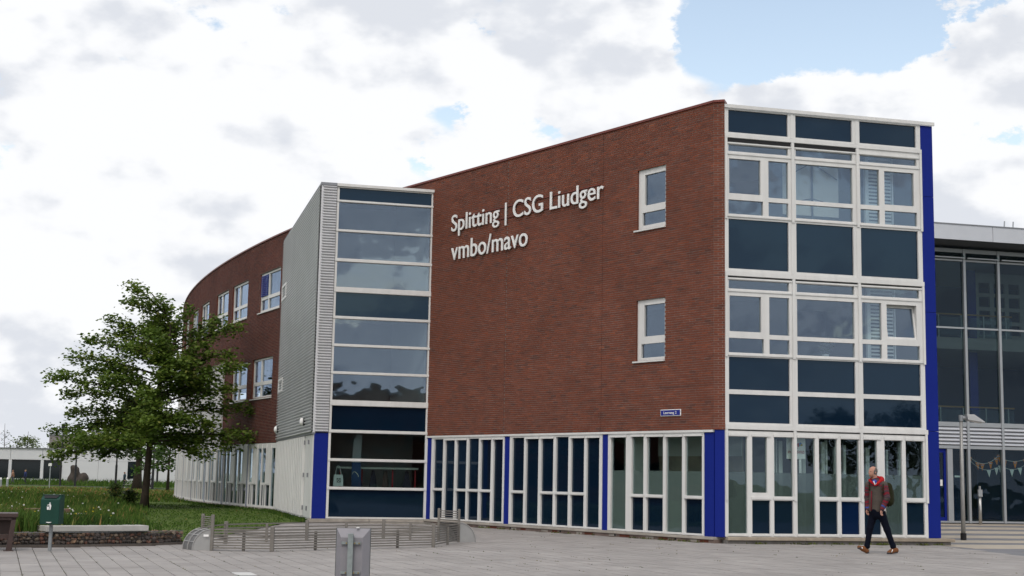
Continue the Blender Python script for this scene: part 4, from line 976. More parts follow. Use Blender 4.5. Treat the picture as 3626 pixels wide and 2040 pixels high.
# ================================================================== LAMP POST ON THE RIGHT
lp = empty('lamp_post', (12.851, 39.892, 0), 'short grey lamp post with wedge-shaped head before the striped forecourt', 'lamp post')
X, Y = 12.851, 39.892
b = MB(); b.tube([(X, Y, 0), (X, Y, 1.2), (X+.01, Y, 3.36)], [.062, .056, .045], 12); b.build('pole', mat('pole_grey', (0.33, 0.33, 0.32), .45, metal=.3, var=.1), lp, smooth=True)
b = MB(); b.tube([(X, Y, 0), (X, Y, .19)], .082, 12); b.build('base_sleeve', M_dark, lp)
b = MB(); b.tube([(X+.01, Y, 3.34), (X+.01, Y, 3.51)], .06, 12); b.build('collar', M_alu, lp); b = MB(); b.tube([(X+.03, Y, 3.44), (X+.22, Y, 3.42)], .045, 10); b.build('arm', M_alu, lp)
hd = [(X+.13, 3.52), (X+.34, 3.53), (X+.66, 3.31), (X+.62, 3.30), (X+.16, 3.37)]
b = MB(); b.prism([(x, Y-.17, z) for x, z in hd], (0, .34, 0)); bevel_round(b.build('head', mat('lamp_head', (0.50, 0.51, 0.52), .35, metal=.2), lp), .012, 2)
b = MB(); b.prism([(X+.20, Y-.13, 3.362), (X+.58, Y-.13, 3.297), (X+.58, Y+.13, 3.297), (X+.20, Y+.13, 3.362)], (0, 0, -.01)); b.build('lens', M_letter, lp)

# ================================================================== LITTER BIN
M_green = mat('bin_green', (0.0035, 0.042, 0.029), .5, var=.12, vscale=5)
bn = empty('litter_bin', (-8.5, 26.35, 0), 'dark green litter bin on a grey pole', 'litter bin')
bx_, by_ = -8.48, 26.32
b = MB(); b.box(-8.527, -8.473, 26.36, 26.41, 0, .62); b.build('pole', mat('galvanised', (0.25, 0.27, 0.28), .5, metal=.3, var=.15, vscale=9), bn)
prof = [(-.14, .49), (.16, .49), (.16, 1.02), (-.03, 1.02), (-.14, .95)]
b = MB(); b.prism([(bx_-.175, by_+y, z) for y, z in prof], (.35, 0, 0)); bevel_round(b.build('body', M_green, bn), .012, 2)
b = MB(); b.hexa([(bx_-.11, by_-.122, .966), (bx_+.11, by_-.122, .966), (bx_+.145, by_-.045, 1.016), (bx_-.145, by_-.045, 1.016), (bx_-.11, by_-.128, .972), (bx_+.11, by_-.128, .972), (bx_+.145, by_-.05, 1.022), (bx_-.145, by_-.05, 1.022)]); b.build('opening', M_dark, bn)
b = MB(); b.box(bx_-.18, bx_+.18, by_-.045, by_+.165, 1.022, 1.034); b.build('lid', M_green, bn)
b = MB(); b.tube([(bx_, by_+.06, 1.03), (bx_, by_+.06, 1.045)], .02, 8); b.build('lock', M_steel, bn)
yb = by_-.1405-.004                                         # white pictogram: a figure dropping litter into a basket
pic = MB()
def pz(poly): pic.prism([(bx_+x, yb, z) for x, z in poly], (0, .003, 0))
pz([(-.000+.012*math.cos(a), .878+.014*math.sin(a)) for a in np.linspace(0, 2*PI, 9)[:-1]])
pz([(-.012, .86), (.014, .862), (.026, .83), (.020, .79), (.012, .755), (-.004, .755), (-.002, .80)]); pz([(-.012, .858), (-.048, .846), (-.048, .836), (-.010, .842)])
pz([(-.055, .815), (-.012, .815), (-.018, .757), (-.048, .757)])
pic.build('pictogram', M_letter, bn)
b = MB(); b.prism([(bx_-.05+.0*a+.05*(1-math.cos(a)), by_-.16, .535-.018*math.sin(a)) for a in np.linspace(0, PI, 8)], (0, .03, 0)); b.build('ash_tray', M_letter, bn)

# ================================================================== TABLE AT THE LEFT EDGE
M_brown = mat('recycled_brown', (0.058, 0.038, 0.034), .5, var=.15, vscale=6)
tb = empty('picnic_table', (-9.0, 26.02, 0), 'dark brown table cut off by the left edge', 'table')
for k in range(3): b = MB(); b.box(-11.0, -9.0, 26.02+k*.255, 26.265+k*.255, .615, .685); bevel_round(b.build('table_plank', M_brown, tb), .01, 2)
b = MB(); b.box(-11.0, -9.03, 26.06, 26.74, .565, .613); b.build('apron', M_brown, tb)
for x in (-9.13, -10.8): b = MB(); b.hexa([(x-.05, 26.06, 0), (x+.05, 26.06, 0), (x+.05, 26.14, 0), (x-.05, 26.14, 0), (x+.02, 26.06, .60), (x+.10, 26.06, .60), (x+.10, 26.14, .60), (x+.02, 26.14, .60)]); b.build('leg', M_brown, tb)
for x in (-9.13, -10.8): b = MB(); b.box(x-.03, x+.06, 26.62, 26.70, 0, .60); b.build('leg', M_brown, tb)
b = MB(); b.box(-10.8, -9.10, 26.34, 26.38, .30, .57); b.build('panel', M_brown, tb); b = MB(); b.box(-10.8, -9.12, 26.15, 26.19, .22, .30); b.build('stretcher', M_brown, tb)
b = MB(); b.box(-9.22, -9.04, 26.03, 26.16, .0, .015); b.build('foot_plate', M_brown, tb); tb.rotation_euler = (0, 0, rad(19))

# ================================================================== GABION WALL, BENCH SLAB
M_stn = [mat('rubble_%d' % i, c, .9, var=.25, vscale=18, bump=.5, bscale=40) for i, c in enumerate([(0.15, 0.10, 0.07), (0.20, 0.13, 0.085), (0.115, 0.095, 0.085), (0.22, 0.175, 0.13), (0.17, 0.085, 0.06), (0.085, 0.070, 0.062)])]
gb_ = empty('gabion_wall', (-9, 27.6, 0), 'low wire basket wall filled with brown rubble', 'wall')
rng = random.Random(4)
def rock_mesh(r_):
    bm = bmesh.new(); bmesh.ops.create_icosphere(bm, subdivisions=1, radius=1)
    ax = Vector((r_.gauss(0, 1), r_.gauss(0, 1), r_.gauss(0, 1))).normalized()
    for v in bm.verts:
        v.co *= r_.uniform(.72, 1.12)
        for _ in range(1):
            dd = v.co.dot(ax)
            if dd > .55: v.co -= ax*(dd-.55)*.8
    me = bpy.data.meshes.new('stone'); bm.to_mesh(me); bm.free(); return me
rm = []
for k in range(18): me = rock_mesh(rng); me.materials.append(M_stn[k % 6]); rm.append(me)
stones, fill = [], []
cum = [0]
for (x0, y0), (x1, y1) in zip(GAB, GAB[1:]): cum.append(cum[-1]+math.hypot(x1-x0, y1-y0))
def gpt(t, back):
    for i in range(len(GAB)-1):
        if cum[i] <= t <= cum[i+1] or i == len(GAB)-2:
            f_ = (t-cum[i])/(cum[i+1]-cum[i]); dx, dy = GAB[i+1][0]-GAB[i][0], GAB[i+1][1]-GAB[i][1]; L = math.hypot(dx, dy); return (GAB[i][0]+dx*f_-dy/L*back, GAB[i][1]+dy*f_+dx/L*back)
t_ = 4.6
allst = []
for row in range(3):
    t_ = 4.4+row*.03
    while t_ < cum[-1]-.03:
        sz = rng.uniform(.036, .072); x, y = gpt(t_+sz, .085+rng.uniform(-.012, .02)); allst.append((x, y, .085+row*.072+rng.uniform(-.018, .018), sz)); t_ += sz*1.65
allst.sort(key=lambda q: -q[3])
for k, (x, y, z, sz) in enumerate(allst[:300]):
    o = bpy.data.objects.new('stone', rm[rng.randrange(18)]); COL.objects.link(o); place(o, (x, y, z), gb_); o.scale = (sz*rng.uniform(.9, 1.3), sz, sz*rng.uniform(.65, .95)); o.rotation_euler = (rng.uniform(-.5, .5), rng.uniform(-.5, .5), rng.uniform(0, 6.28))
fm = MB()
for x, y, z, sz in allst[300:]+[(*gpt(rng.uniform(0.2, cum[-1]-.05), .16+rng.uniform(0, .3)), .25+rng.uniform(-.02, .012), .05) for _ in range(420)]+[(*gpt(rng.uniform(0.2, 4.4), .09), rng.uniform(.06, .25), .055) for _ in range(160)]:
    me = rm[rng.randrange(18)]; q = rng.uniform(0, 6.28); c, s = math.cos(q), math.sin(q)
    fm.add([(x+(v.co.x*c-v.co.y*s)*sz*1.1, y+(v.co.x*s+v.co.y*c)*sz, z+v.co.z*sz*.8) for v in me.vertices], [tuple(p.vertices) for p in me.polygons], rng.randrange(6))
kind(fm.build('rubble_fill', M_stn, gb_), 'stuff')
core = MB()
for i in range(44):
    t0, t1 = cum[-1]*i/44, cum[-1]*(i+1)/44; a, b_, c, d = gpt(t0, .115), gpt(t1, .115), gpt(t1, .5), gpt(t0, .5)
    core.hexa([(*a, 0), (*b_, 0), (*c, 0), (*d, 0), (*a, .245), (*b_, .245), (*c, .245), (*d, .245)])
core.build('core', M_stn[5], gb_)
kb = MB()
for i in range(22):
    t0, t1 = cum[-1]*i/22, cum[-1]*(i+1)/22; a, b_, c, d = gpt(t0, 0), gpt(t1, 0), gpt(t1, .05), gpt(t0, .05)
    kb.hexa([(*a, -.03), (*b_, -.03), (*c, -.03), (*d, -.03), (*a, .045), (*b_, .045), (*c, .045), (*d, .045)])
kb.build('kerb_strip', mat('kerb_timber', (0.10, 0.085, 0.075), .8, var=.2, vscale=6), gb_)
M_wire = mat('wire', (0.16, 0.17, 0.17), .5, metal=.5)
wr = MB()
for z in (.05, .10, .15, .20, .25, .275): wr.tube([(*gpt(cum[-1]*i/40, .028), z) for i in range(41)], .0022, 3, cap=False)
for i in range(150):
    t0 = 4.2+(cum[-1]-4.25)*i/150; x, y = gpt(t0, .028); wr.tube([(x, y, .045), (x, y, .277)], .0018, 3, cap=False)
kind(wr.build('wire_mesh', M_wire, gb_), 'stuff')
tp = MB(); tp.tube([(*gpt(cum[-1]*i/40, .03), .281) for i in range(41)], .007, 5); tp.build('top_wire', M_wire, gb_)
be = empty('bench_slab', (-8.1, 28.2, .295), 'long pale concrete bench slab lying on the rubble wall', 'bench')
A_, B2 = Vector((-8.97, 27.55, 0)), Vector((-7.30, 28.80, 0)); dv = (B2-A_).normalized(); nv = Vector((-dv.y, dv.x, 0))
b = MB(); q = [A_-nv*.02, B2-nv*.02, B2+nv*.55, A_+nv*.58]; b.prism([(v.x, v.y, .296) for v in q], (0, 0, .108)); bevel_round(b.build('slab', mat('bench_concrete', (0.40, 0.395, 0.37), .8, var=.12, vscale=4, bump=.2, bscale=60, stain=.15), be), .008, 2)
for f_ in (.12, .5, .88): c = A_+(B2-A_)*f_+nv*.28; b = MB(); b.box(c.x-.12, c.x+.12, c.y-.12, c.y+.12, .24, .2955); b.build('support_block', M_stone, be)
# garden bench with three wooden seats half sunk in the grass
gbn = empty('seat_wall', (-11.0, 33.0, .2), 'white low seat wall with brown wooden seats in the tall grass', 'bench')
b = MB(); b.box(-12.6, -9.95, 32.9, 33.35, .15, .49); b.build('wall_block', M_letter, gbn)
for x0, x1 in ((-11.75, -11.52), (-11.25, -10.98), (-10.90, -10.72), (-10.56, -10.30)): b = MB(); b.box(x0, x1, 32.86, 33.3, .49, .59); bevel_round(b.build('seat', mat('seat_wood', (0.16, 0.09, 0.055), .6, var=.15, vscale=9), gbn), .015, 2)

# ================================================================== SMALL BALL COURT
M_rail = mat('weathered_rail', (0.185, 0.172, 0.155), .6, metal=.15, var=.15, vscale=6)
ct = empty('ball_court', (-3.6, 30.3, 0), 'low grey railed ball court with curved goal hoods', 'ball court')
LN, LF, RN, RF = (-5.70, 27.37), (-5.98, 27.78), (-1.13, 32.83), (-1.62, 33.28)
near_ = [LN, (-4.55, 27.44), (-3.06, 28.87), (-1.58, 30.31), RN]; far_ = [LF, (-6.0, 30.2), (-4.55, 32.15), (-2.95, 33.7), RF]
def post(p, h, w_=.035, nm='post'):
    b = MB(); b.box(p[0]-w_, p[0]+w_, p[1]-w_, p[1]+w_, 0, h); bevel_round(b.build(nm, M_rail, ct), .006, 1)
for p, h in ((near_[1], .476), (near_[3], .49), (far_[1], .47), (far_[2], .47), (far_[3], .47)): post(p, h, .038)
for a, b in zip(near_[1:], near_[2:]):
    pass
for p in ((-5.10, 27.45), (-3.82, 28.25), (-2.30, 29.72), (-1.33, 31.6)): post(p, .38, .028, 'middle_post')
for p in ((-5.3, 31.2), (-3.75, 32.95), (-2.3, 33.55)): post(p, .40, .028, 'middle_post')
def rails(path, zs_):
    for z in zs_:
        for a, b in zip(path, path[1:]):
            m = MB(); a_, b_ = Vector((*a, z)), Vector((*b, z)); d = (b_-a_).normalized(); n_v = Vector((-d.y, d.x, 0))*.008
            m.hexa([tuple(a_-n_v), tuple(b_-n_v), tuple(b_+n_v), tuple(a_+n_v)]+[tuple(v+Vector((0, 0, .026))) for v in (a_-n_v, b_-n_v, b_+n_v, a_+n_v)]); m.build('rail', M_rail, ct)
def curve(path, n=4):
    o = []
    P_ = [Vector((*p, 0)) for p in path]
    for i in range(len(P_)-1):
        p0, p1, p2, p3 = P_[max(i-1, 0)], P_[i], P_[i+1], P_[min(i+2, len(P_)-1)]
        for k in range(n):
            t = k/n; q = .5*((2*p1)+(-p0+p2)*t+(2*p0-5*p1+4*p2-p3)*t*t+(-p0+3*p1-3*p2+p3)*t**3); o.append((q.x, q.y))
    o.append((P_[-1].x, P_[-1].y)); return o
zr = [.045, .095, .145, .195, .245, .295, .345, .395]
rails(near_[:2], zr); rails(near_[1:4:2] if False else [near_[1], near_[3]], zr); rails([near_[3], RN], zr); rails(curve(far_, 3), [.10, .17, .24, .31, .39])
for (a, b, h, nm) in ((LN, LF, .69, 'l'), (RN, RF, .76, 'r')):
    post(a, h, .03, 'goal_post'); post(b, h, .03, 'goal_post')
    for k in range(7): 
        z = .40+k*(h-.43)/6.5; m = MB(); m.tube([(*a, z), (*b, z)], .011, 5); m.build('goal_bar', M_rail, ct)
M_hood = mat('goal_sheet', (0.34, 0.34, 0.335), .45, metal=.25, var=.08)
def goal_hood(a, b, out, R_, H_):
    """quarter-round hood outside the goal a-b; out = outward unit vector"""
    arc = [(R_*math.sin(q), H_*math.cos(q)) for q in np.linspace(0, PI/2, 9)]
    for p, full in ((a, True), (b, True)):
        m = MB(); poly = [(p[0], p[1], 0)]+[(p[0]+out[0]*x, p[1]+out[1]*x, z) for x, z in arc]; ax = Vector((b[0]-a[0], b[1]-a[1], 0)).normalized()*.012; m.prism(poly, ax); m.build('hood_side', M_hood, ct)
    for f_ in (0, .5, 1):
        c = (a[0]+(b[0]-a[0])*f_, a[1]+(b[1]-a[1])*f_); m = MB(); m.tube([(c[0]+out[0]*x, c[1]+out[1]*x, z+.008) for x, z in arc], .014, 6); m.build('hood_rib', M_hood, ct)
    for k in (2, 4, 6):
        x, z = arc[k]; m = MB(); m.tube([(a[0]+out[0]*x, a[1]+out[1]*x, z+.008), (b[0]+out[0]*x, b[1]+out[1]*x, z+.008)], .010, 5); m.build('hood_bar', M_hood, ct)
    m = MB(); v = []
    for x, z in arc: v += [(a[0]+out[0]*x*.99, a[1]+out[1]*x*.99, z*.985), (b[0]+out[0]*x*.99, b[1]+out[1]*x*.99, z*.985)]
    m.add(v, [(2*i, 2*i+1, 2*i+3, 2*i+2) for i in range(8)]); m.build('hood_mesh', mat('perforated_sheet', (0.15, 0.15, 0.15), .6, metal=.2), ct)
goal_hood(LN, LF, (-.96, .12), .40, .405); goal_hood(RN, RF, (.93, .36), .42, .44)
b = MB(); b.box(-5.86, -5.76, 27.335, 27.338, .27, .31); b.build('white_label', M_letter, ct)

# ================================================================== SIGN SEEN FROM BEHIND, FOREGROUND
M_sgrey = mat('sign_back', (0.235, 0.23, 0.25), .5, metal=.1, var=.08, vscale=5); M_galv = mat('galvanised_post', (0.25, 0.285, 0.285), .55, metal=.35, var=.2, vscale=14)
sg = empty('sign_box', (-2.08, 19.1, 0), 'grey sign box on a galvanised post seen from behind', 'sign')
x0, x1, zt, zb = -2.315, -1.845, .79, .10
b = MB(); b.box(x0, x1, 19.16, 19.175, zb, zt); b.build('front_plate', mat('sign_edge', (0.03, 0.05, 0.045), .4), sg)
i_ = .078
b = MB(); v = [(x0+.006, 19.159, zb), (x1-.006, 19.159, zb), (x1-.006, 19.159, zt-.004), (x0+.006, 19.159, zt-.004), (x0+i_, 19.06, zb+.05), (x1-i_-.02, 19.06, zb+.05), (x1-i_-.02, 19.06, zt-.125), (x0+i_, 19.06, zt-.125)]
b.add(v, [(4, 5, 6, 7), (0, 1, 5, 4), (1, 2, 6, 5), (2, 3, 7, 6), (3, 0, 4, 7)]); b.build('housing', M_sgrey, sg)
b = MB(); b.box(-2.135, -2.065, 18.985, 19.055, 0, .72); b.build('post', M_galv, sg)
for z in (.575, .185):
    b = MB(); b.box(-2.225, -1.965, 19.03, 19.058, z, z+.035); b.build('clamp', M_galv, sg)
    for x in (-2.155, -2.045, -1.985): b = MB(); b.tube([(x, 18.99, z+.018), (x, 19.03, z+.018)], .010, 6); b.build('bolt', mat('brass', (.3, .22, .1), .4, metal=.8), sg)
b = MB(); b.tube([(-2.02, 19.13, .79), (-2.02, 19.13, .803)], .022, 8); b.build('top_bolt', M_letter, sg)

# ================================================================== BEYOND THE LAWN
M_pav = mat('pavilion_white', (0.58, 0.59, 0.61), .6, var=.03, vscale=.8); M_pglass = mat('pavilion_glass', (0.008, 0.013, 0.016), .05, spec=.3)
pv = empty('white_pavilion', (-60, 176, gz(172)), 'long low white pavilion with dark window band behind the path', 'building')
yb_ = 172.0; zb_ = -.33
xs = [-84, -79, -74, -69, -64.5, -60.9, -57.0, -54.5]
for a, b_ in zip(xs, xs[1:]):
    b = MB(); b.box(a+.02, b_-.02, yb_, yb_+.2, 2.63, 3.98); b.build('fascia_panel', M_pav, pv)
    b = MB(); b.box(a+.18, b_-.18, yb_+.25, yb_+.3, .33, 2.60); b.build('pane', M_pglass, pv)
    b = MB(); b.box(b_-.18, b_+.18, yb_+.02, yb_+.4, .30, 2.62); b.build('column', M_pav, pv)
b = MB(); b.box(-84, -54.5, yb_-.1, yb_+.5, zb_, .33); b.build('base_wall', M_pav, pv)
xs = [-54.3, -50.0, -45.9, -41.5, -37, -32, -27]
for a, b_ in zip(xs, xs[1:]):
    for z0, z1 in ((zb_, .52), (.54, 2.60), (2.62, 3.96)):
        b = MB(); b.box(a+.015, b_-.015, yb_-.4, yb_-.2, z0, z1); b.build('wall_panel', M_pav, pv)
b = MB(); b.box(-46.4, -45.4, yb_-.43, yb_-.38, .55, 2.6); b.build('dark_door', M_pglass, pv)
b = MB(); b.box(-84, -27, yb_-.19, yb_+16, 3.99, 4.06); b.build('roof', M_metald, pv); b = MB(); b.box(-84, -27, yb_+.6, yb_+16, zb_, 3.98); b.build('body', M_pav, pv)
b = MB(); b.box(-70.6, -69.4, 178, 179, 4.06, 4.9); b.build('roof_vent', M_metald, pv)
gk = empty('grey_block', (-66, 222, gz(222)), 'grey flat-topped block showing above the pavilion behind the oak', 'building')
b = MB(); b.box(-72, -60, 220, 228, -.4, 6.75); b.build('wall', mat('grey_render', (.22, .20, .20), .8), gk); b = MB(); b.box(-72.1, -59.9, 219.9, 228.1, 6.75, 6.95); b.build('roof_edge', M_metald, gk)

# black lamp columns by the path
def black_lamp(p, h, lb, first=[None]):
    if first[0] is None:
        l_ = empty('lamp_column', (0, 0, 0)); b = MB(); b.tube([(0, 0, 0), (0, 0, h*.38)], .115, 8); b.build('lower_shaft', M_blackp, l_); b = MB(); b.tube([(0, 0, h*.38), (0, 0, h)], [.085, .06], 8); b.build('shaft', M_blackp, l_)
        b = MB(); b.tube([(0, 0, h), (0, 0, h+.08), (0, 0, h+.5), (0, 0, h+.58)], [.10, .18, .22, .05], 10); b.build('lantern', M_blackp, l_); first[0] = l_; l_.location = p
    else: l_ = copy_tree(first[0], p)
    tag(l_, lb, 'lamp post', 'black lamp columns along the path'); return l_
M_blackp = mat('black_paint', (0.022, 0.022, 0.026), .5)
for (x, y), lb in zip([(-46.78, 147.2), (-45.1, 146.8), (-38.42, 138.0), (-32.64, 129.4), (-39.76, 159.6), (-34.0, 146.0)],
    ['leftmost black lamp column, left of the dark boulder', 'black lamp column standing in front of the dark boulder', 'black lamp column right of the boulder, left of the cyclists', 'black lamp column just right of the oak trunk', 'thin black lamp column second right of the oak trunk', 'black lamp column at the edge of the curved wing']):
    black_lamp((x, y, gz(y)), 6.0, lb)
pl = empty('sign_pole', (-40.27, 123.8, gz(124)), 'thin grey pole with a small white plate before the pavilion', 'sign pole')
z_ = gz(124); b = MB(); b.tube([(-40.27, 123.8, z_), (-40.27, 123.8, z_+2.1)], .045, 8); b.build('lower_pole', M_alu, pl); b = MB(); b.tube([(-40.27, 123.8, z_+2.1), (-40.27, 123.8, z_+3.4)], .07, 8); b.build('upper_pole', M_blackp, pl); b = MB(); b.box(-40.42, -40.14, 123.70, 123.73, z_+2.0, z_+2.25); b.build('plate', M_letter, pl)
for (x, y), lb in (((-41.2, 114.5), 'pale bollard at the left picture edge by the path'), ((-43.5, 122.5), 'pale bollard by the path, next to the walkers')):
    bo = empty('path_bollard', (x, y, gz(y)), lb, 'bollard', 'bollards by the path'); b = MB(); b.tube([(x, y, gz(y)), (x, y, gz(y)+.8)], .10, 8); b.build('shaft', M_alu, bo); b = MB(); b.tube([(x, y, gz(y)+.8), (x, y, gz(y)+.95)], [.10, .04], 8); b.build('cap', M_letter, bo)

# ================================================================== WHAT THE WINDOWS SHOW INSIDE
M_paper = mat('screen_white', (0.62, 0.61, 0.55), .8, var=.03); M_stand = mat('stand_dark', (0.05, 0.05, 0.06), .5); M_slat = mat('slat_white', (0.70, 0.74, 0.74), .5)
scn = empty('projection_screen', PB(2.8, -1.1, 7.33), 'white projection screen on a dark stand behind the top middle window', 'screen')
q = MB(); q.fbox(PB, 1.90, 3.50, -.66, -.64, 8.45, 9.78); q.build('sheet', M_paper, scn); q = MB(); q.tube([PB(2.72, -.60, 7.34), PB(2.72, -.60, 9.95)], .028, 8); q.build('stand_pole', M_stand, scn)
for e in ((3.45, 9.45), (2.0, 9.45)): q = MB(); q.tube([PB(2.72, -.60, 9.86), PB(e[0], -.60, e[1])], .012, 6); q.build('stay', M_stand, scn)
for e in ((3.5, 8.74), (1.98, 8.74)): q = MB(); q.tube([PB(2.72, -.60, 8.9), PB(e[0], -.60, e[1])], .012, 6); q.build('stay', M_stand, scn)
for z0, lb in ((7.7, 'white slatted blind inside the top right bay window'), (4.2, 'white slatted blind inside the middle right bay window')):
    bld = empty('slatted_blind', PB(4.6, -1.2, z0), lb, 'blind', 'slatted blinds inside the bay')
    for k in range(22): q = MB(); q.fbox(PB, 4.30, 4.95, -.52, -.48, z0+.35+k*.095, z0+.40+k*.095); q.build('slat', M_slat, bld)
    q = MB(); q.fbox(PB, 4.18, 4.28, -.55, -.45, z0-.35, z0+2.4); q.build('side_post', M_slat, bld); q = MB(); q.fbox(PB, 4.97, 5.0, -.55, -.45, z0-.35, z0+2.4); q.build('side_post', M_slat, bld)
isg = empty('lab_sign', PB(2.0, -.22, 1.75), 'white pole sign with a small brain logo inside the ground floor bay', 'sign')
q = MB(); q.fbox(PB, 1.75, 2.27, -.24, -.22, 2.10, 2.76); bevel_round(q.build('panel', M_letter, isg), .01, 2); q = MB(); q.fbox(PB, 2.09, 2.16, -.24, -.225, .15, 2.10); q.build('pole', M_letter, isg)
put_text('innovatielab', PB, 1.79, 2.235, 2.245, .085, -.216, mat('lab_red', (.32, .04, .05), .6), isg, 'lettering', .004, .001, sgn=1, joined=True)
for k, (ds, dz, rr, cl_) in enumerate([(2.08, 2.47, .045, (.5, .05, .05)), (2.13, 2.49, .04, (.10, .2, .5)), (2.16, 2.455, .035, (.5, .35, .03)), (2.07, 2.43, .03, (.5, .05, .05)), (2.11, 2.45, .03, (.05, .3, .3)), (2.06, 2.38, .015, (.5, .05, .05))]):
    q = MB(); q.prism([PB(ds+rr*math.cos(a), -.2195, dz+.8*rr*math.sin(a)) for a in np.linspace(0, 2*PI, 11)[:-1]], Vector(PB(0, .002+.0005*k, 0))-Vector(PB(0, 0, 0))); q.build('logo_lobe', mat('lobe_%d' % k, cl_, .6), isg)
M_gp = mat('inner_frame_white', (0.74, 0.78, 0.75), .5)
ifr = empty('inner_partition', PB(2.8, -1.6, .15), 'row of white inner window posts behind the ground floor bay glass', 'partition')
for s0, w_ in ((1.48, .09), (1.60, .03), (1.68, .10), (2.32, .10), (2.86, .10), (2.98, .05), (3.22, .10), (3.48, .07), (4.12, .10), (4.42, .09), (4.70, .05), (5.05, .11), (5.20, .04)):
    q = MB(); q.fbox(PB, s0, s0+w_, -.60, -.52, .14, 2.5+.1*math.sin(s0*9)); q.build('post', M_gp, ifr)
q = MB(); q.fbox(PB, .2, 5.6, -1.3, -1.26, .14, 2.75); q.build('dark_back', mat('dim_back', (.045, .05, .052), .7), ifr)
for s0 in (4.52, 2.70): q = MB(); q.fbox(PB, s0, s0+.16, -.70, -.66, .14, 2.7); q.build('blue_curtain', M_inblue, ifr)
M_coat = mat('coat_dark', (.02, .024, .04), .9); M_rredd = mat('rack_red', (.30, .02, .03), .5)
rk = empty('coat_rack', PT(1.5, -.9, .15), 'coat rack with red posts behind the tower ground floor glass', 'rack')
q = MB(); q.fbox(PT, .1, 2.75, -1.0, -.8, 1.70, 1.76); q.build('shelf', mat('rack_shelf', (.42, .46, .42), .6), rk)
for s0 in (.16, .9, 1.9, 2.6): q = MB(); q.fbox(PT, s0, s0+.04, -.93, -.89, .14, 1.72); q.build('post', M_rredd, rk)
for i, (s0, w_) in enumerate(((.45, .34), (1.15, .26), (1.55, .3), (2.05, .42))):
    c_ = empty('hanging_coat', PT(s0, -.9, 1.0), ['dark coat on the rack nearest the right pane edge', 'brown coat hanging second from the right', 'narrow dark coat beside the red post', 'wide navy coat nearest the tote bag'][i], 'coat', 'coats on the rack')
    q = MB(); q.hexa([PT(s0-w_/2, -1.0, .95), PT(s0+w_/2, -1.0, .95), PT(s0+w_/2, -.84, .95), PT(s0-w_/2, -.84, .95), PT(s0-.05, -.95, 1.66), PT(s0+.05, -.95, 1.66), PT(s0+.05, -.89, 1.66), PT(s0-.05, -.89, 1.66)]); bevel_round(q.build('coat_body', M_coat if i != 1 else M_brown, c_), .03, 2)
tbg = empty('tote_bag', PT(2.74, -.25, 1.15), 'pale cloth tote bag hanging in the tower window', 'bag')
q = MB(); q.hexa([PT(2.60, -.30, 1.14), PT(2.92, -.30, 1.14), PT(2.92, -.25, 1.14), PT(2.60, -.25, 1.14), PT(2.62, -.29, 1.50), PT(2.90, -.29, 1.50), PT(2.90, -.26, 1.50), PT(2.62, -.26, 1.50)]); q.build('cloth', mat('tote_cloth', (.50, .56, .56), .9), tbg)
q = MB(); q.tube([PT(2.67, -.27, 1.48), PT(2.72, -.27, 1.75), PT(2.77, -.27, 1.78), PT(2.82, -.27, 1.75), PT(2.85, -.27, 1.48)], .012, 6); q.build('handle', mat('tote_cloth', (.5, .56, .56), .9), tbg)
q = MB(); holed(q, PT, (2.69, 2.81), (1.26, 1.39), [(2.702, 2.798, 1.272, 1.378)], -.248, -.246); q.tube([PT(2.70, -.247, 1.27), PT(2.80, -.247, 1.38)], .006, 4); q.tube([PT(2.70, -.247, 1.38), PT(2.80, -.247, 1.27)], .006, 4); q.build('print', M_dark, tbg)
# tall banner behind the tower glass
bnr = empty('beach_banner', PT(2.1, -.6, .15), 'tall narrow blue and grey banner behind the tower glass', 'banner')
q = MB(); q.prism([PT(2.30, -.6, 1.9), PT(2.02, -.6, 1.9), PT(2.0, -.6, 2.75), PT(2.14, -.6, 2.8), PT(2.27, -.6, 2.6)], Vector(PT(0, .01, 0))-Vector(PT(0, 0, 0))); q.build('upper_cloth', mat('banner_grey', (.30, .32, .34), .8), bnr)
q = MB(); q.prism([PT(2.30, -.6, 1.0), PT(1.98, -.6, 1.0), PT(2.02, -.6, 1.898), PT(2.30, -.6, 1.898)], Vector(PT(0, .01, 0))-Vector(PT(0, 0, 0))); q.build('lower_cloth', M_inblue, bnr)
q = MB()
for k in range(7):
    a = k*.45; q.tube([PT(2.17+.10*math.cos(a+e), -.585, 1.52+.085*math.sin(a*1.3+e*1.6)) for e in (0, .4, .8, 1.2)], .005, 4)
q.build('emblem', mat('emblem_pale', (.6, .62, .45), .7), bnr)
pp = empty('pot_plant', PB(2.9, -.35, 4.7), 'small pot plant on the middle window sill of the bay', 'plant')
q = MB(); c_ = Vector(PB(2.95, -.4, 4.66)); q.tube([c_, c_+Vector((0, 0, .14))], [.07, .09], 10); q.build('pot', M_letter, pp)
lf_ = MB(); leaves(lf_, [(c_+Vector((0, 0, .2+.07*k)), .5) for k in range(5)], 10, .12, .07, .9, random.Random(3)); lf_.build('foliage', M_leafd, pp, tone=True)
q = MB(); q.fbox(PB, .12, 5.55, -.62, -.13, 4.60, 4.655); q.build('sill_board', M_inner, bayo); q = MB(); q.fbox(PB, .12, 5.55, -.62, -.13, 8.14, 8.18); q.build('sill_board', M_inner, bayo)

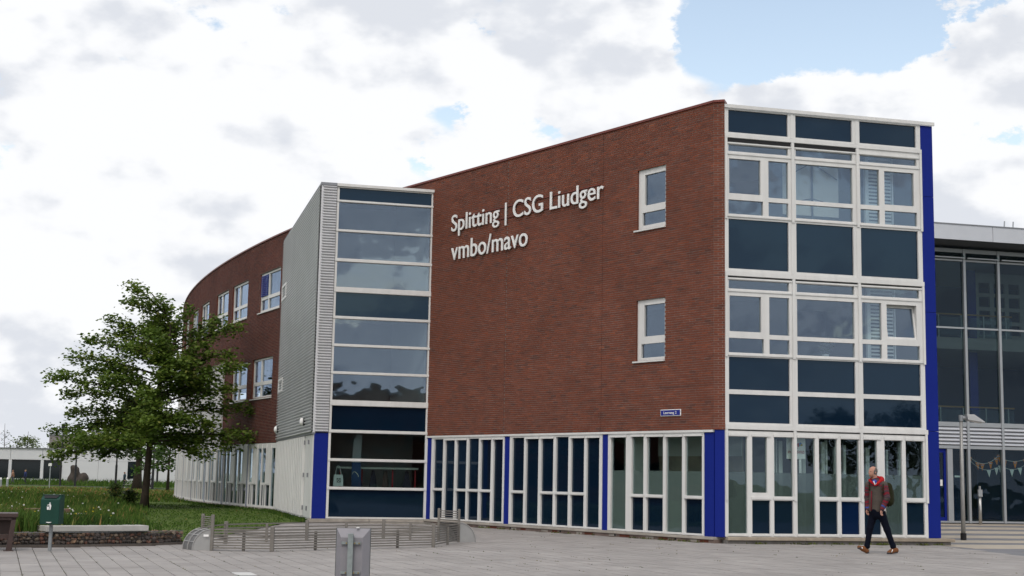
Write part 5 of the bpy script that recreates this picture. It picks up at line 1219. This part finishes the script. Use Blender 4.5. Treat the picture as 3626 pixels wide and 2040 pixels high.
# ================================================================== ACROSS THE SQUARE (seen in the panes only)
def block(name, lb, x0, x1, y0, y1, h, m, win):
    b0 = empty(name, ((x0+x1)/2, (y0+y1)/2, 0), lb, 'building'); b = MB(); b.box(x0, x1, y0, y1, 0, h); b.build('wall', m, b0); b = MB(); b.box(x0-.2, x1+.2, y0-.2, y1+.2, h, h+.3); b.build('roof_edge', M_metald, b0)
    for k in range(int(h//3.4)):
        for i in range(win):
            for side in (0, 1):
                if side == 0: w_ = (y1-y0)/win; c0 = y0+w_*(i+.2); xx = x1 if x1 < 0 else x0; e = .04 if x1 < 0 else -.04; b = MB(); b.box(min(xx, xx+e), max(xx, xx+e), c0, c0+w_*.6, 1+k*3.4, 2.7+k*3.4)
                else: w_ = (x1-x0)/win; c0 = x0+w_*(i+.2); yy = y1 if y1 < 0 else y0; e = .04 if y1 < 0 else -.04; b = MB(); b.box(c0, c0+w_*.6, min(yy, yy+e), max(yy, yy+e), 1+k*3.4, 2.7+k*3.4)
                b.build('window', M_pglass, b0)
block('brick_block', 'brown brick block across the square, mirrored in the tower panes', 17, 42, -34, -22, 8.5, M_reveal, 7)
block('brick_block', 'dark brick block far left, mirrored in the ground floor panes', -66, -52, 22, 62, 9.0, M_reveal, 8)
rr = random.Random(9)
proto = grow_tree('square_tree', (46, -6, 0), [(0, 0, 0), (0, 0, 2.5), (.1, 0, 6.6)], round_boughs(rr, 22, 2.2, 6.8, 3.0, .5), M_leafd, rr, size=.5, per=4, sub=6, spread=.4, clus=2, r0=.18)
tag(proto, 'square tree mirrored in the left pane of the bay', 'tree', 'trees across the square')
for (x, y, s), lb in zip([(54, 4, 1.1), (62, -16, 1.2), (8, -40, 1.3), (-2, -38, 1.1), (-46, 36, 1.0), (-44, 50, 1.1), (-50, 84, 1.25), (-54, 92, 1.35), (-58, 99, 1.3), (-63, 106, 1.4), (-68, 114, 1.35), (-47, 75, 1.3)], ['square tree mirrored in the middle of the bay', 'square tree mirrored at the right of the bay', 'square tree mirrored left of the brown block', 'square tree mirrored low in the tower panes', 'square tree before the far left block', 'second square tree before the far left block', 'verge tree out of frame mirrored in the wing windows', 'verge tree out of frame mirrored second in the wing windows', 'verge tree out of frame mirrored third in the wing windows', 'verge tree out of frame mirrored fourth in the wing windows', 'verge tree out of frame farthest along the wing', 'verge tree out of frame nearest the square']):
    copy_tree(proto, (x, y, 0), rr.uniform(0, 6), lb, s)
# ================================================================== PEOPLE (one continuous surface per body)
class SDF:
    def __init__(s, lo, hi, res):
        s.lo = np.array(lo, np.float32); s.res = res; s.n = (np.ceil((np.array(hi)-np.array(lo))/res)).astype(int)+1
        s.F = np.full(s.n, .5, np.float32); s.id = np.zeros(s.n, np.int16)
    def _apply(s, lo, hi, fn, k, gid, op='u'):
        a = np.clip(np.floor((np.array(lo)-s.lo)/s.res).astype(int), 0, s.n-1); b = np.clip(np.ceil((np.array(hi)-s.lo)/s.res).astype(int)+1, 1, s.n)
        if (b <= a).any(): return
        g = np.meshgrid(*[s.lo[i]+s.res*np.arange(a[i], b[i], dtype=np.float32) for i in range(3)], indexing='ij'); d = fn(np.stack(g, -1)).astype(np.float32)
        sl = tuple(slice(a[i], b[i]) for i in range(3)); f = s.F[sl]
        if op == 'u':
            s.id[sl] = np.where(d < f, gid, s.id[sl])
            h = np.clip(.5+.5*(f-d)/k, 0, 1); s.F[sl] = f*(1-h)+d*h-k*h*(1-h)
        else:
            h = np.clip(.5-.5*(f+d)/k, 0, 1); s.F[sl] = f*(1-h)+(-d)*h+k*h*(1-h)
    def cap(s, a, b, ra, rb, gid=0, k=.02, flat=None):
        a, b = np.array(a, np.float32), np.array(b, np.float32); m = max(ra, rb)+.05
        def fn(p):
            q = p-a; ba = b-a; t = np.clip((q@ba)/max(1e-9, ba@ba), 0, 1); v = q-t[..., None]*ba
            if flat is not None:                      # flattened limb: scale distance along a direction
                n = np.array(flat[0], np.float32); c = v@n; v = v+np.outer(c.ravel(), n).reshape(v.shape)*(flat[1]-1)
            return np.sqrt((v*v).sum(-1))-(ra+(rb-ra)*t)
        s._apply(np.minimum(a, b)-m, np.maximum(a, b)+m, fn, k, gid)
    def ell(s, c, r, gid=0, k=.02, rz=0.0, ry=0.0, op='u'):
        c = np.array(c, np.float32); r = np.array(r, np.float32); m = max(r)+.05; R_ = np.array((Matrix.Rotation(rz, 3, 'Z') @ Matrix.Rotation(ry, 3, 'Y')), np.float32)
        def fn(p): q = ((p-c)@R_)/r; l = np.sqrt((q*q).sum(-1)); return (l-1)*min(r)*np.clip(l, .5, 1.5)**0
        s._apply(c-m, c+m, fn, k, gid, op)
    def mesh(s):
        F = s.F; ins = F < 0; nx, ny, nz = s.n
        cnt = np.zeros((nx-1, ny-1, nz-1), np.int8)
        cs = [(i, j, k) for i in (0, 1) for j in (0, 1) for k in (0, 1)]
        for i, j, k in cs: cnt += ins[i:nx-1+i, j:ny-1+j, k:nz-1+k]
        act = np.argwhere((cnt > 0) & (cnt < 8)); idx = -np.ones((nx-1, ny-1, nz-1), np.int32); idx[tuple(act.T)] = np.arange(len(act))
        acc = np.zeros((len(act), 3)); num = np.zeros(len(act))
        for c0 in cs:
            for ax in range(3):
                if c0[ax]: continue
                c1 = list(c0); c1[ax] = 1
                f0 = F[tuple((act+c0).T)]; f1 = F[tuple((act+np.array(c1)).T)]; m = (f0 < 0) != (f1 < 0); t = f0/(f0-f1+1e-12)
                p = np.array(c0, float)+np.zeros((len(act), 3)); p[:, ax] += t; acc[m] += p[m]; num[m] += 1
        v = s.lo+s.res*(act+acc/num[:, None]); faces = []
        for ax in range(3):
            o = [q for q in range(3) if q != ax]; A = [slice(0, s.n[q]) for q in range(3)]
            a0 = list(A); a1 = list(A); a0[ax] = slice(0, s.n[ax]-1); a1[ax] = slice(1, s.n[ax]); d = ins[tuple(a0)] != ins[tuple(a1)]
            e = np.argwhere(d); e = e[(e[:, o[0]] > 0) & (e[:, o[1]] > 0) & (e[:, o[0]] < s.n[o[0]]-1) & (e[:, o[1]] < s.n[o[1]]-1)]
            q = []
            for du, dv in ((1, 1), (0, 1), (0, 0), (1, 0)): c = e.copy(); c[:, o[0]] -= du; c[:, o[1]] -= dv; q.append(idx[tuple(c.T)])
            q = np.stack(q, 1); sg = ins[tuple(e.T)]; 
            if ax == 1: sg = ~sg
            q[~sg] = q[~sg][:, ::-1]; faces.append(q)
        faces = np.concatenate(faces); gid = s.id[tuple(act.T)]
        return v, faces, gid[faces[:, 0]], gid
def sdf_build(s, name, mats, parent, off, sel=None, smooth=True, shrink=0):
    v, f, fid, vid = s.mesh(); b = MB(); b.v = [tuple(p+np.array(off)) for p in v]; b.f = [tuple(int(i) for i in q) for q in f]; b.m = [int(i) if sel is None else sel(v[q].mean(0), int(i)) for q, i in zip(f, fid)]; b.t = [.5]*len(b.f)
    o = b.build(name, mats, parent, smooth=smooth)
    m = o.modifiers.new('soften', 'SMOOTH'); m.factor = .5; m.iterations = 2
    return o
M_skin = mat('skin', (0.42, 0.22, 0.16), .55, var=.06, vscale=30); M_hair = mat('cropped_hair', (0.115, 0.10, 0.092), .8, var=.15, vscale=60); M_beard = mat('stubble', (0.26, 0.13, 0.085), .8)
M_jk = mat('jacket_taupe', (0.080, 0.067, 0.058), .85, spec=.1, var=.15, vscale=25, bump=.4, bscale=18); M_jkd = mat('jacket_dark', (0.045, 0.034, 0.042), .8, spec=.1); M_jkr = mat('jacket_red', (0.16, 0.016, 0.026), .8, spec=.1); M_jkp = mat('jacket_plum', (0.085, 0.045, 0.055), .8, spec=.1)
M_hood_ = mat('hood_red', (0.36, 0.014, 0.017), .8, spec=.1, bump=.3, bscale=25); M_jean = mat('dark_jeans', (0.0045, 0.006, 0.013), .9, spec=.08, var=.2, vscale=20, bump=.5, bscale=15); M_shoe = mat('brown_suede', (0.16, 0.062, 0.022), .8); M_sole = mat('shoe_sole', (0.05, 0.05, 0.055), .7); M_shirt = mat('shirt_blue', (0.03, 0.06, 0.30), .8)
PX = 0.0016
OFF = np.array([8.085, 31.02, 0.0])
def L(cx, cy, y=0.0): return np.array([(cx-470)*PX, y, (1332-cy)*PX])
man = empty('person', OFF, 'man in a taupe jacket with striped sleeves and red hood walking left', 'person')
fdir = np.array([-.64, -.77, 0]); sdir_ = np.array([.77, -.64, 0]); hdir = np.array([-.93, -.36, 0])
sh_n, sh_f = L(568, 392, -.125), L(392, 398, .125); el_n, wr_n = L(592, 570, -.20), L(520, 728, -.20); el_f, wr_f = L(376, 570, .16), L(372, 728, .10)
hp_f, kn_f, an_f = L(448, 790, .085), L(396, 985, .085), L(352, 1238, .085); hp_n, kn_n, an_n = L(535, 790, -.06), L(606, 1000, -.065), L(684, 1228, -.07)
pel, chest, neck = L(488, 765, 0), L(478, 470, 0), L(458, 335, -.01); head = L(432, 220, -.02)
# body: whole figure, one surface
B1 = SDF((-.55, -.40, -.02), (.55, .40, 1.95), .0085)
B1.cap(pel, chest, .095, .090, 0, .04); B1.cap(chest, neck, .085, .055, 0, .05); B1.cap(neck+np.array([.01, .01, -.06]), L(450, 265, -.01), .062, .060, 0, .03)
for a, b, c in ((sh_n, el_n, wr_n), (sh_f, el_f, wr_f)): B1.cap(chest+np.array([0, 0, .10]), a, .055, .045, 0, .03); B1.cap(a, b, .05, .042, 0, .03); B1.cap(b, c, .042, .028, 0, .03)
for a, b, c in ((hp_f, kn_f, an_f), (hp_n, kn_n, an_n)): B1.cap(pel, a, .10, .085, 0, .05); B1.cap(a, b, .080, .052, 0, .04); B1.cap(b, c, .052, .036, 0, .03)
# head: skull, face, jaw, nose, ears
hz = math.atan2(hdir[1], hdir[0])
def hp(f, s_, z): return head+hdir*f+np.array([-hdir[1], hdir[0], 0])*s_+np.array([0, 0, z])
B1.ell(hp(-.012, 0, .025), (.102, .077, .092), 0, .02, hz); B1.ell(hp(.022, 0, -.045), (.070, .060, .082), 0, .03, hz); B1.ell(hp(.055, 0, -.095), (.034, .036, .026), 2, .02, hz)
B1.cap(hp(.088, 0, .004), hp(.110, 0, -.030), .009, .014, 0, .012); B1.cap(hp(.078, -.03, .018), hp(.078, .03, .018), .012, .012, 0, .015); B1.cap(hp(.084, -.016, -.070), hp(.084, .016, -.070), .009, .009, 0, .008)
for sg in (-1, 1): B1.ell(hp(-.015, sg*.080, -.012), (.020, .010, .032), 0, .008, hz); B1.ell(hp(.083, sg*.031, .000), (.010, .013, .008), 0, .006, hz, op='s')
# hands: palm, four bent fingers, thumb
for wr, hd_, sd3 in ((wr_n, np.array([-.25, -.10, -.96]), np.array([-.70, -.70, .05])), (wr_f, np.array([-.10, -.05, -.99]), np.array([-.8, -.55, .1]))):
    hd_ = hd_/np.linalg.norm(hd_); sd3 = sd3/np.linalg.norm(sd3); pn = np.cross(hd_, sd3)
    B1.cap(wr, wr+hd_*.055, .030, .032, 0, .02, flat=(pn, 1.35))
    for i, ln in enumerate((.062, .070, .066, .052)):
        r0_ = wr+hd_*.075+sd3*(.030-.020*i); k1 = r0_+hd_*ln*.5-pn*.006; k2 = k1+hd_*ln*.35-pn*.028; B1.cap(r0_-hd_*.02, k1, .0105, .0098, 0, .006); B1.cap(k1, k2, .0098, .0085, 0, .005)
    t0 = wr+hd_*.03+sd3*.030; t1 = t0+sd3*.028+hd_*.030-pn*.01; B1.cap(t0, t1, .013, .011, 0, .010); B1.cap(t1, t1+hd_*.030-pn*.012, .011, .009, 0, .006)
def bsel(p, i):
    q = p-head; f = q@hdir
    if p[2] > head[2]-.06 and f < .028-.75*max(0, q[2]-.02) and q[2] > -.06+.5*max(0, f) and q[2] < .098-.35*max(0, f+.05): 
        if abs(q@np.array([-hdir[1], hdir[0], 0])) < .083 or q[2] > .0: return 1
    if i == 2 or (p[2] > head[2]-.15 and q[2] < -.062 and f > .03): return 2
    return 0
body = sdf_build(B1, 'body', [M_skin, M_hair, M_beard], man, OFF, bsel)
for sg in (-1, 1):
    e = MB(); c = hp(.080, sg*.031, -.001)+OFF; e.tube([Vector(c)-Vector(hdir)*.006, Vector(c)+Vector(hdir)*.003], [.008, .005], 7); e.build('eye', M_dark, man)
# jacket
J = SDF((-.45, -.42, .80), (.42, .42, 1.66), .009)
J.cap(L(470, 735, 0), L(480, 600, 0), .150, .150, 0, .05, flat=(fdir, 1.18)); J.cap(L(480, 600, 0), L(480, 430, 0), .150, .158, 0, .05, flat=(fdir, 1.15)); J.cap(sh_f*.8+sh_n*.2, sh_n*.8+sh_f*.2, .085, .088, 0, .06)
J.cap(L(470, 372, 0), L(465, 340, -.01), .105, .085, 3, .04)
for gi, (a, b, c) in ((1, (sh_n, el_n, wr_n)), (2, (sh_f, el_f, wr_f))): J.cap(a, b, .076, .064, gi, .025); J.cap(b, c, .064, .050, gi, .02)
J.ell(L(470, 800, 0), (.4, .4, .055), 0, .01, op='s'); J.cap(L(470, 330, -.02), L(466, 380, -.03), .05, .04, 3, .01) if False else None
def along(p, chain):
    best, acc_, tot = 9, 0, 0
    for a, b in zip(chain, chain[1:]):
        ab = b-a; l = np.linalg.norm(ab); t = min(1, max(0, (p-a)@ab/(l*l))); d = np.linalg.norm(p-a-ab*t)
        if d < best: best, acc_ = d, tot+t*l
        tot += l
    return acc_
pat = [0, 4, 2, 1, 3, 2, 4, 3, 1, 2, 3, 2, 4, 2, 1, 2, 3, 4, 2, 2]
def jsel(p, i):
    if i in (1, 2):
        ch = (sh_n, el_n, wr_n) if i == 1 else (sh_f, el_f, wr_f); t = along(p, ch)+.008*math.sin(p[0]*60+p[1]*40)
        return [0, 4, 1, 2, 1, 4, 2, 1, 1, 2, 4, 2, 0, 2, 1, 1, 2, 1, 4, 3, 4, 1, 2, 1][min(23, int(max(0, t)/.026))]
    if p[2] > 1.46: return [4, 2, 1, 4][int(p[2]*45) % 4]
    return 0
jac = sdf_build(J, 'jacket', [M_jk, M_jkr, M_jkd, M_shirt, M_jkp], man, OFF, jsel)
def tubeL(nm, pts, r_, m, par=None, n=7):
    b = MB(); b.tube([tuple(p+OFF) for p in pts], r_, n); return b.build(nm, m, par or man, smooth=True)
fr = fdir*.138
tubeL('zip', [L(436, 480, 0)+fr*1.03+np.array([.03, .02, 0]), L(430, 600, 0)+fr*.98+np.array([.03, .02, 0]), L(424, 748, 0)+fr*1.0+np.array([.03, .02, 0])], .012, M_jkr)
# hood: thick red collar round the neck, falling behind
Hd = SDF((-.25, -.25, 1.44), (.30, .30, 1.80), .009)
ring = [(L(432, 402, -.168), .012), (L(398, 362, -.10), .024), (L(392, 336, .02), .024), (L(440, 312, .10), .026), (L(510, 298, .10), .036), (L(552, 312, .02), .044), (L(532, 338, -.09), .036), (L(478, 376, -.155), .024), (L(446, 404, -.172), .012)]
for (a, ra), (b, rb) in zip(ring, ring[1:]): Hd.cap(a, b, ra, rb, 0, .03)
Hd.ell(L(556, 345, .03), (.06, .10, .075), 0, .05)
sdf_build(Hd, 'hood', M_hood_, man, OFF)
sh = SDF((-.2, -.25, 1.40), (.15, .1, 1.66), .009); sh.ell(L(440, 362, -.10), (.055, .05, .06), 0, .02); sdf_build(sh, 'shirt', M_shirt, man, OFF)
tubeL('shirt_trim', [L(418, 345, -.155), L(432, 395, -.178), L(452, 372, -.172)], .009, M_letter)
# trousers
T = SDF((-.42, -.30, .10), (.48, .30, .98), .009)
T.cap(L(470, 745, 0), L(488, 790, 0), .130, .125, 0, .05)
for a, b, c in ((hp_f, kn_f, an_f), (hp_n, kn_n, an_n)): T.cap(a, b, .098, .072, 0, .045); T.cap(b, c, .070, .056, 0, .03); T.cap(c+np.array([0, 0, .02]), c, .060, .062, 0, .02)
sdf_build(T, 'trousers', M_jean, man, OFF)
# shoes
def shoe(heel, toe, yv, up):
    S_ = SDF(np.minimum(heel, toe)-np.array([.09, .12, .06]), np.maximum(heel, toe)+np.array([.09, .12, .16]), .007); d = (toe-heel)/np.linalg.norm(toe-heel); u = np.array(up)
    S_.cap(heel+u*.045, heel+d*.10+u*.045, .046, .048, 0, .03); S_.cap(heel+d*.10+u*.040, toe-d*.05+u*.028, .048, .040, 0, .03); S_.cap(heel+u*.07, heel+d*.05+u*.09, .045, .05, 0, .03)
    S_.cap(heel+u*.008, toe-d*.04+u*.008, .040, .042, 1, .004, flat=(u, 2.2))
    o = sdf_build(S_, 'shoe', [M_shoe, M_sole], man, OFF); m = heel*.55+toe*.45
    tubeL('shoe_stripe', [m+u*.085+np.array([0, -.045, 0]), m+d*.02+u*.03+np.array([0, -.054, 0])], .009, M_letter, man); return o
shoe(L(362, 1326, .085), L(222, 1248, .075), 0, (-.46, 0, .89)); shoe(L(722, 1312, -.07), L(590, 1326, -.085), 0, (.10, 0, .99))
# backpack is carried: a thing of its own
bp_ = empty('backpack', OFF+L(640, 540, .1), 'olive backpack worn by the walking man', 'backpack')
M_olive = mat('olive_cloth', (0.022, 0.022, 0.010), .9, spec=.1, var=.2, vscale=20, bump=.4, bscale=20)
K = SDF((-.05, -.20, .98), (.45, .35, 1.60), .010); bk = -fdir
c0 = L(640, 520, .04)
K.cap(c0+np.array([0, 0, .15]), c0+np.array([.01, 0, -.16]), .105, .115, 0, .03); K.cap(c0+bk*.10+np.array([0, 0, .06]), c0+bk*.10+np.array([0, 0, -.15]), .09, .10, 0, .04); K.ell(c0+bk*.17+np.array([0, 0, -.12]), (.06, .08, .09), 0, .02)
sdf_build(K, 'pack', M_olive, bp_, OFF)
for a_ in ([L(556, 350, -.13), L(540, 400, -.20), L(536, 470, -.215), L(560, 540, -.2)], [L(384, 372, .0), L(378, 430, -.03), L(376, 480, -.02)]): tubeL('strap', a_, .013, M_olive, bp_)
tubeL('hanging_strap', [L(600, 690, -.07), L(594, 750, -.10), L(584, 808, -.11)], .012, mat('strap_grey', (.2, .2, .18), .8), bp_); tubeL('bottle', [L(668, 590, .02), L(670, 566, .02)], .018, M_letter, bp_); tubeL('bottle_cap', [L(670, 566, .02), L(671, 550, .02)], .020, M_signblue, bp_)

# ---- far figures
def walker(pos, hgt, face, top, legs_, hair, lb, stride=.18, step=0, bag=False):
    k = hgt/1.75; p = empty('person', pos, lb, 'person', 'people far off by the path'); c, s = math.sin(face), math.cos(face)
    def q(f, r_, z): return np.array([(f*c+r_*s)*k, (f*s-r_*c)*k, z*k])
    G = SDF((-.6, -.6, -.02), (.6, .6, 1.85*k), .024)
    G.cap(q(0, 0, .95), q(.02, 0, 1.38), .13*k, .16*k, 1, .04); G.cap(q(.01, 0, 1.42), q(.02, 0, 1.55), .06*k, .055*k, 0, .03); G.ell(q(.03, 0, 1.635), (.095*k, .085*k, .115*k), 0, .02, face); G.ell(q(-.01, 0, 1.67), (.10*k, .092*k, .10*k), 3, .01, face)
    for sg in (-1, 1):
        f = sg*stride; G.cap(q(0, sg*.09, .92), q(f*.45, sg*.09, .50), .085*k, .062*k, 2, .04); G.cap(q(f*.45, sg*.09, .50), q(f*1.1-(.05 if f < 0 else 0), sg*.09, .09), .058*k, .042*k, 2, .03); G.cap(q(f*1.1-.04, sg*.09, .045), q(f*1.1+.14, sg*.09, .035), .045*k, .035*k, 4, .02)
        G.cap(q(.02, sg*.19, 1.36), q(-f*.3, sg*.24, 1.08), .055*k, .045*k, 1, .03); G.cap(q(-f*.3, sg*.24, 1.08), q(-f*.5+.10, sg*.22, .86), .042*k, .032*k, 1, .02); G.ell(q(-f*.5+.12, sg*.22, .82), (.04, .035, .05), 0, .02)
    sdf_build(G, 'body', [M_skin, mat('far_top_'+top[0], top[1], .8), mat('far_leg_'+legs_[0], legs_[1], .8), hair, M_letter], p, pos); return p
M_hbr = mat('hair_brown', (.10, .05, .025), .7); M_hbl = mat('hair_fair', (.28, .19, .10), .7)
walker((-53.2, 151.4, gz(151.4)+.035), 1.62, -PI/2, ('tan', (.28, .15, .10)), ('grey', (.06, .065, .075)), M_hbr, 'walker in a tan top with long brown hair on the path', .24)
walker((-52.0, 151.8, gz(151.8)+.035), 1.66, -PI/2, ('navy', (.02, .03, .10)), ('dark', (.02, .022, .03)), M_hbl, 'walker in a navy coat on the path', .14)
walker((-39.6, 145.4, gz(145.4)+.04), 1.6, PI/2, ('teal', (.015, .035, .05)), ('black', (.012, .012, .016)), M_hbr, 'person in a dark coat standing with a bicycle by the pavilion', .05)
walker((-36.6, 144.0, gz(144)+.04), 1.6, -PI/2, ('pale', (.30, .32, .36)), ('maroon', (.05, .02, .028)), M_hbr, 'person in a pale top with a bicycle beside the oak trunk', .08)
def bicycle(pos, rz, lb):
    b0 = empty('bicycle', pos, lb, 'bicycle', 'bicycles by the path'); c, s = math.cos(rz), math.sin(rz)
    def q(x, z, y=0): return (pos[0]+x*c-y*s, pos[1]+x*s+y*c, pos[2]+z)
    for x in (-.52, .52): 
        b = MB(); b.tube([q(x+.33*math.cos(a), .34+.33*math.sin(a)) for a in np.linspace(0, 2*PI, 17)], .022, 5, cap=False); w_ = b.build('wheel', M_blackp, b0)
        b = MB(); [b.tube([q(x, .34), q(x+.32*math.cos(a), .34+.32*math.sin(a))], .004, 3) for a in np.linspace(0, 2*PI, 9)[:-1]]; b.build('spokes', M_steel, w_)
    b = MB()
    for e in (((-.52, .34), (-.12, .32)), ((-.12, .32), (-.2, .85)), ((-.52, .34), (-.18, .78)), ((-.12, .32), (.36, .80)), ((-.18, .72), (.34, .84)), ((.52, .34), (.34, .98))): b.tube([q(*e[0]), q(*e[1])], .02, 6)
    b.build('frame', M_steel, b0); b = MB(); b.tube([q(.34, .98, -.28), q(.36, 1.02, 0), q(.34, .98, .28)], .016, 6); b.build('handlebar', M_blackp, b0); b = MB(); b.tube([q(-.34, .88), q(-.08, .90)], [.07, .03], 6); b.build('saddle', M_blackp, b0)
    b = MB(); v = [q(.44, .75, -.18), q(.80, .75, -.18), q(.80, .75, .18), q(.44, .75, .18), q(.42, 1.0, -.2), q(.82, 1.0, -.2), q(.82, 1.0, .2), q(.42, 1.0, .2)]; b.hexa(v); b.build('basket', M_blackp, b0)
bicycle((-38.8, 145.0, gz(145)+.04), 0.1, 'bicycle with front basket beside the person in the dark coat'); bicycle((-36.4, 143.6, gz(143.6)+.04), 2.0, 'bicycle half hidden behind the oak trunk')

# ================================================================== DARK BOULDER
Rk = SDF((-3.0, -1.2, -.6), (3.2, 1.2, 3.0), .07)
for a, b, ra, rb in (((-.55, 0, -.4), (-.35, 0, 1.75), .85, .45), ((-.25, 0, 1.3), (-.45, 0, 2.0), .45, .34), ((.2, 0, .1), (.7, .1, .95), .8, .55), ((.8, 0, -.3), (1.7, 0, -.1), .75, .5), ((1.6, 0, -.3), (2.5, 0, -.5), .45, .3)): Rk.cap(a, b, ra, rb, 0, .18)
g3 = np.meshgrid(*[Rk.lo[i]+Rk.res*np.arange(Rk.n[i]) for i in range(3)], indexing='ij'); Rk.F += (.10*np.sin(2.3*g3[0]+1.1*g3[2])*np.cos(1.9*g3[2]+g3[1]*2)+.05*np.sin(5.1*g3[0]+3*g3[1])*np.sin(4.3*g3[2]+1)).astype(np.float32)
bo_ = sdf_build(Rk, 'boulder', mat('boulder_stone', (.055, .046, .040), .9, var=.35, vscale=1.5, bump=.8, bscale=6), None, (-48.9, 160.0, gz(155)), smooth=True)
tag(bo_, 'big dark brown boulder leaning upright before the pavilion', 'boulder')
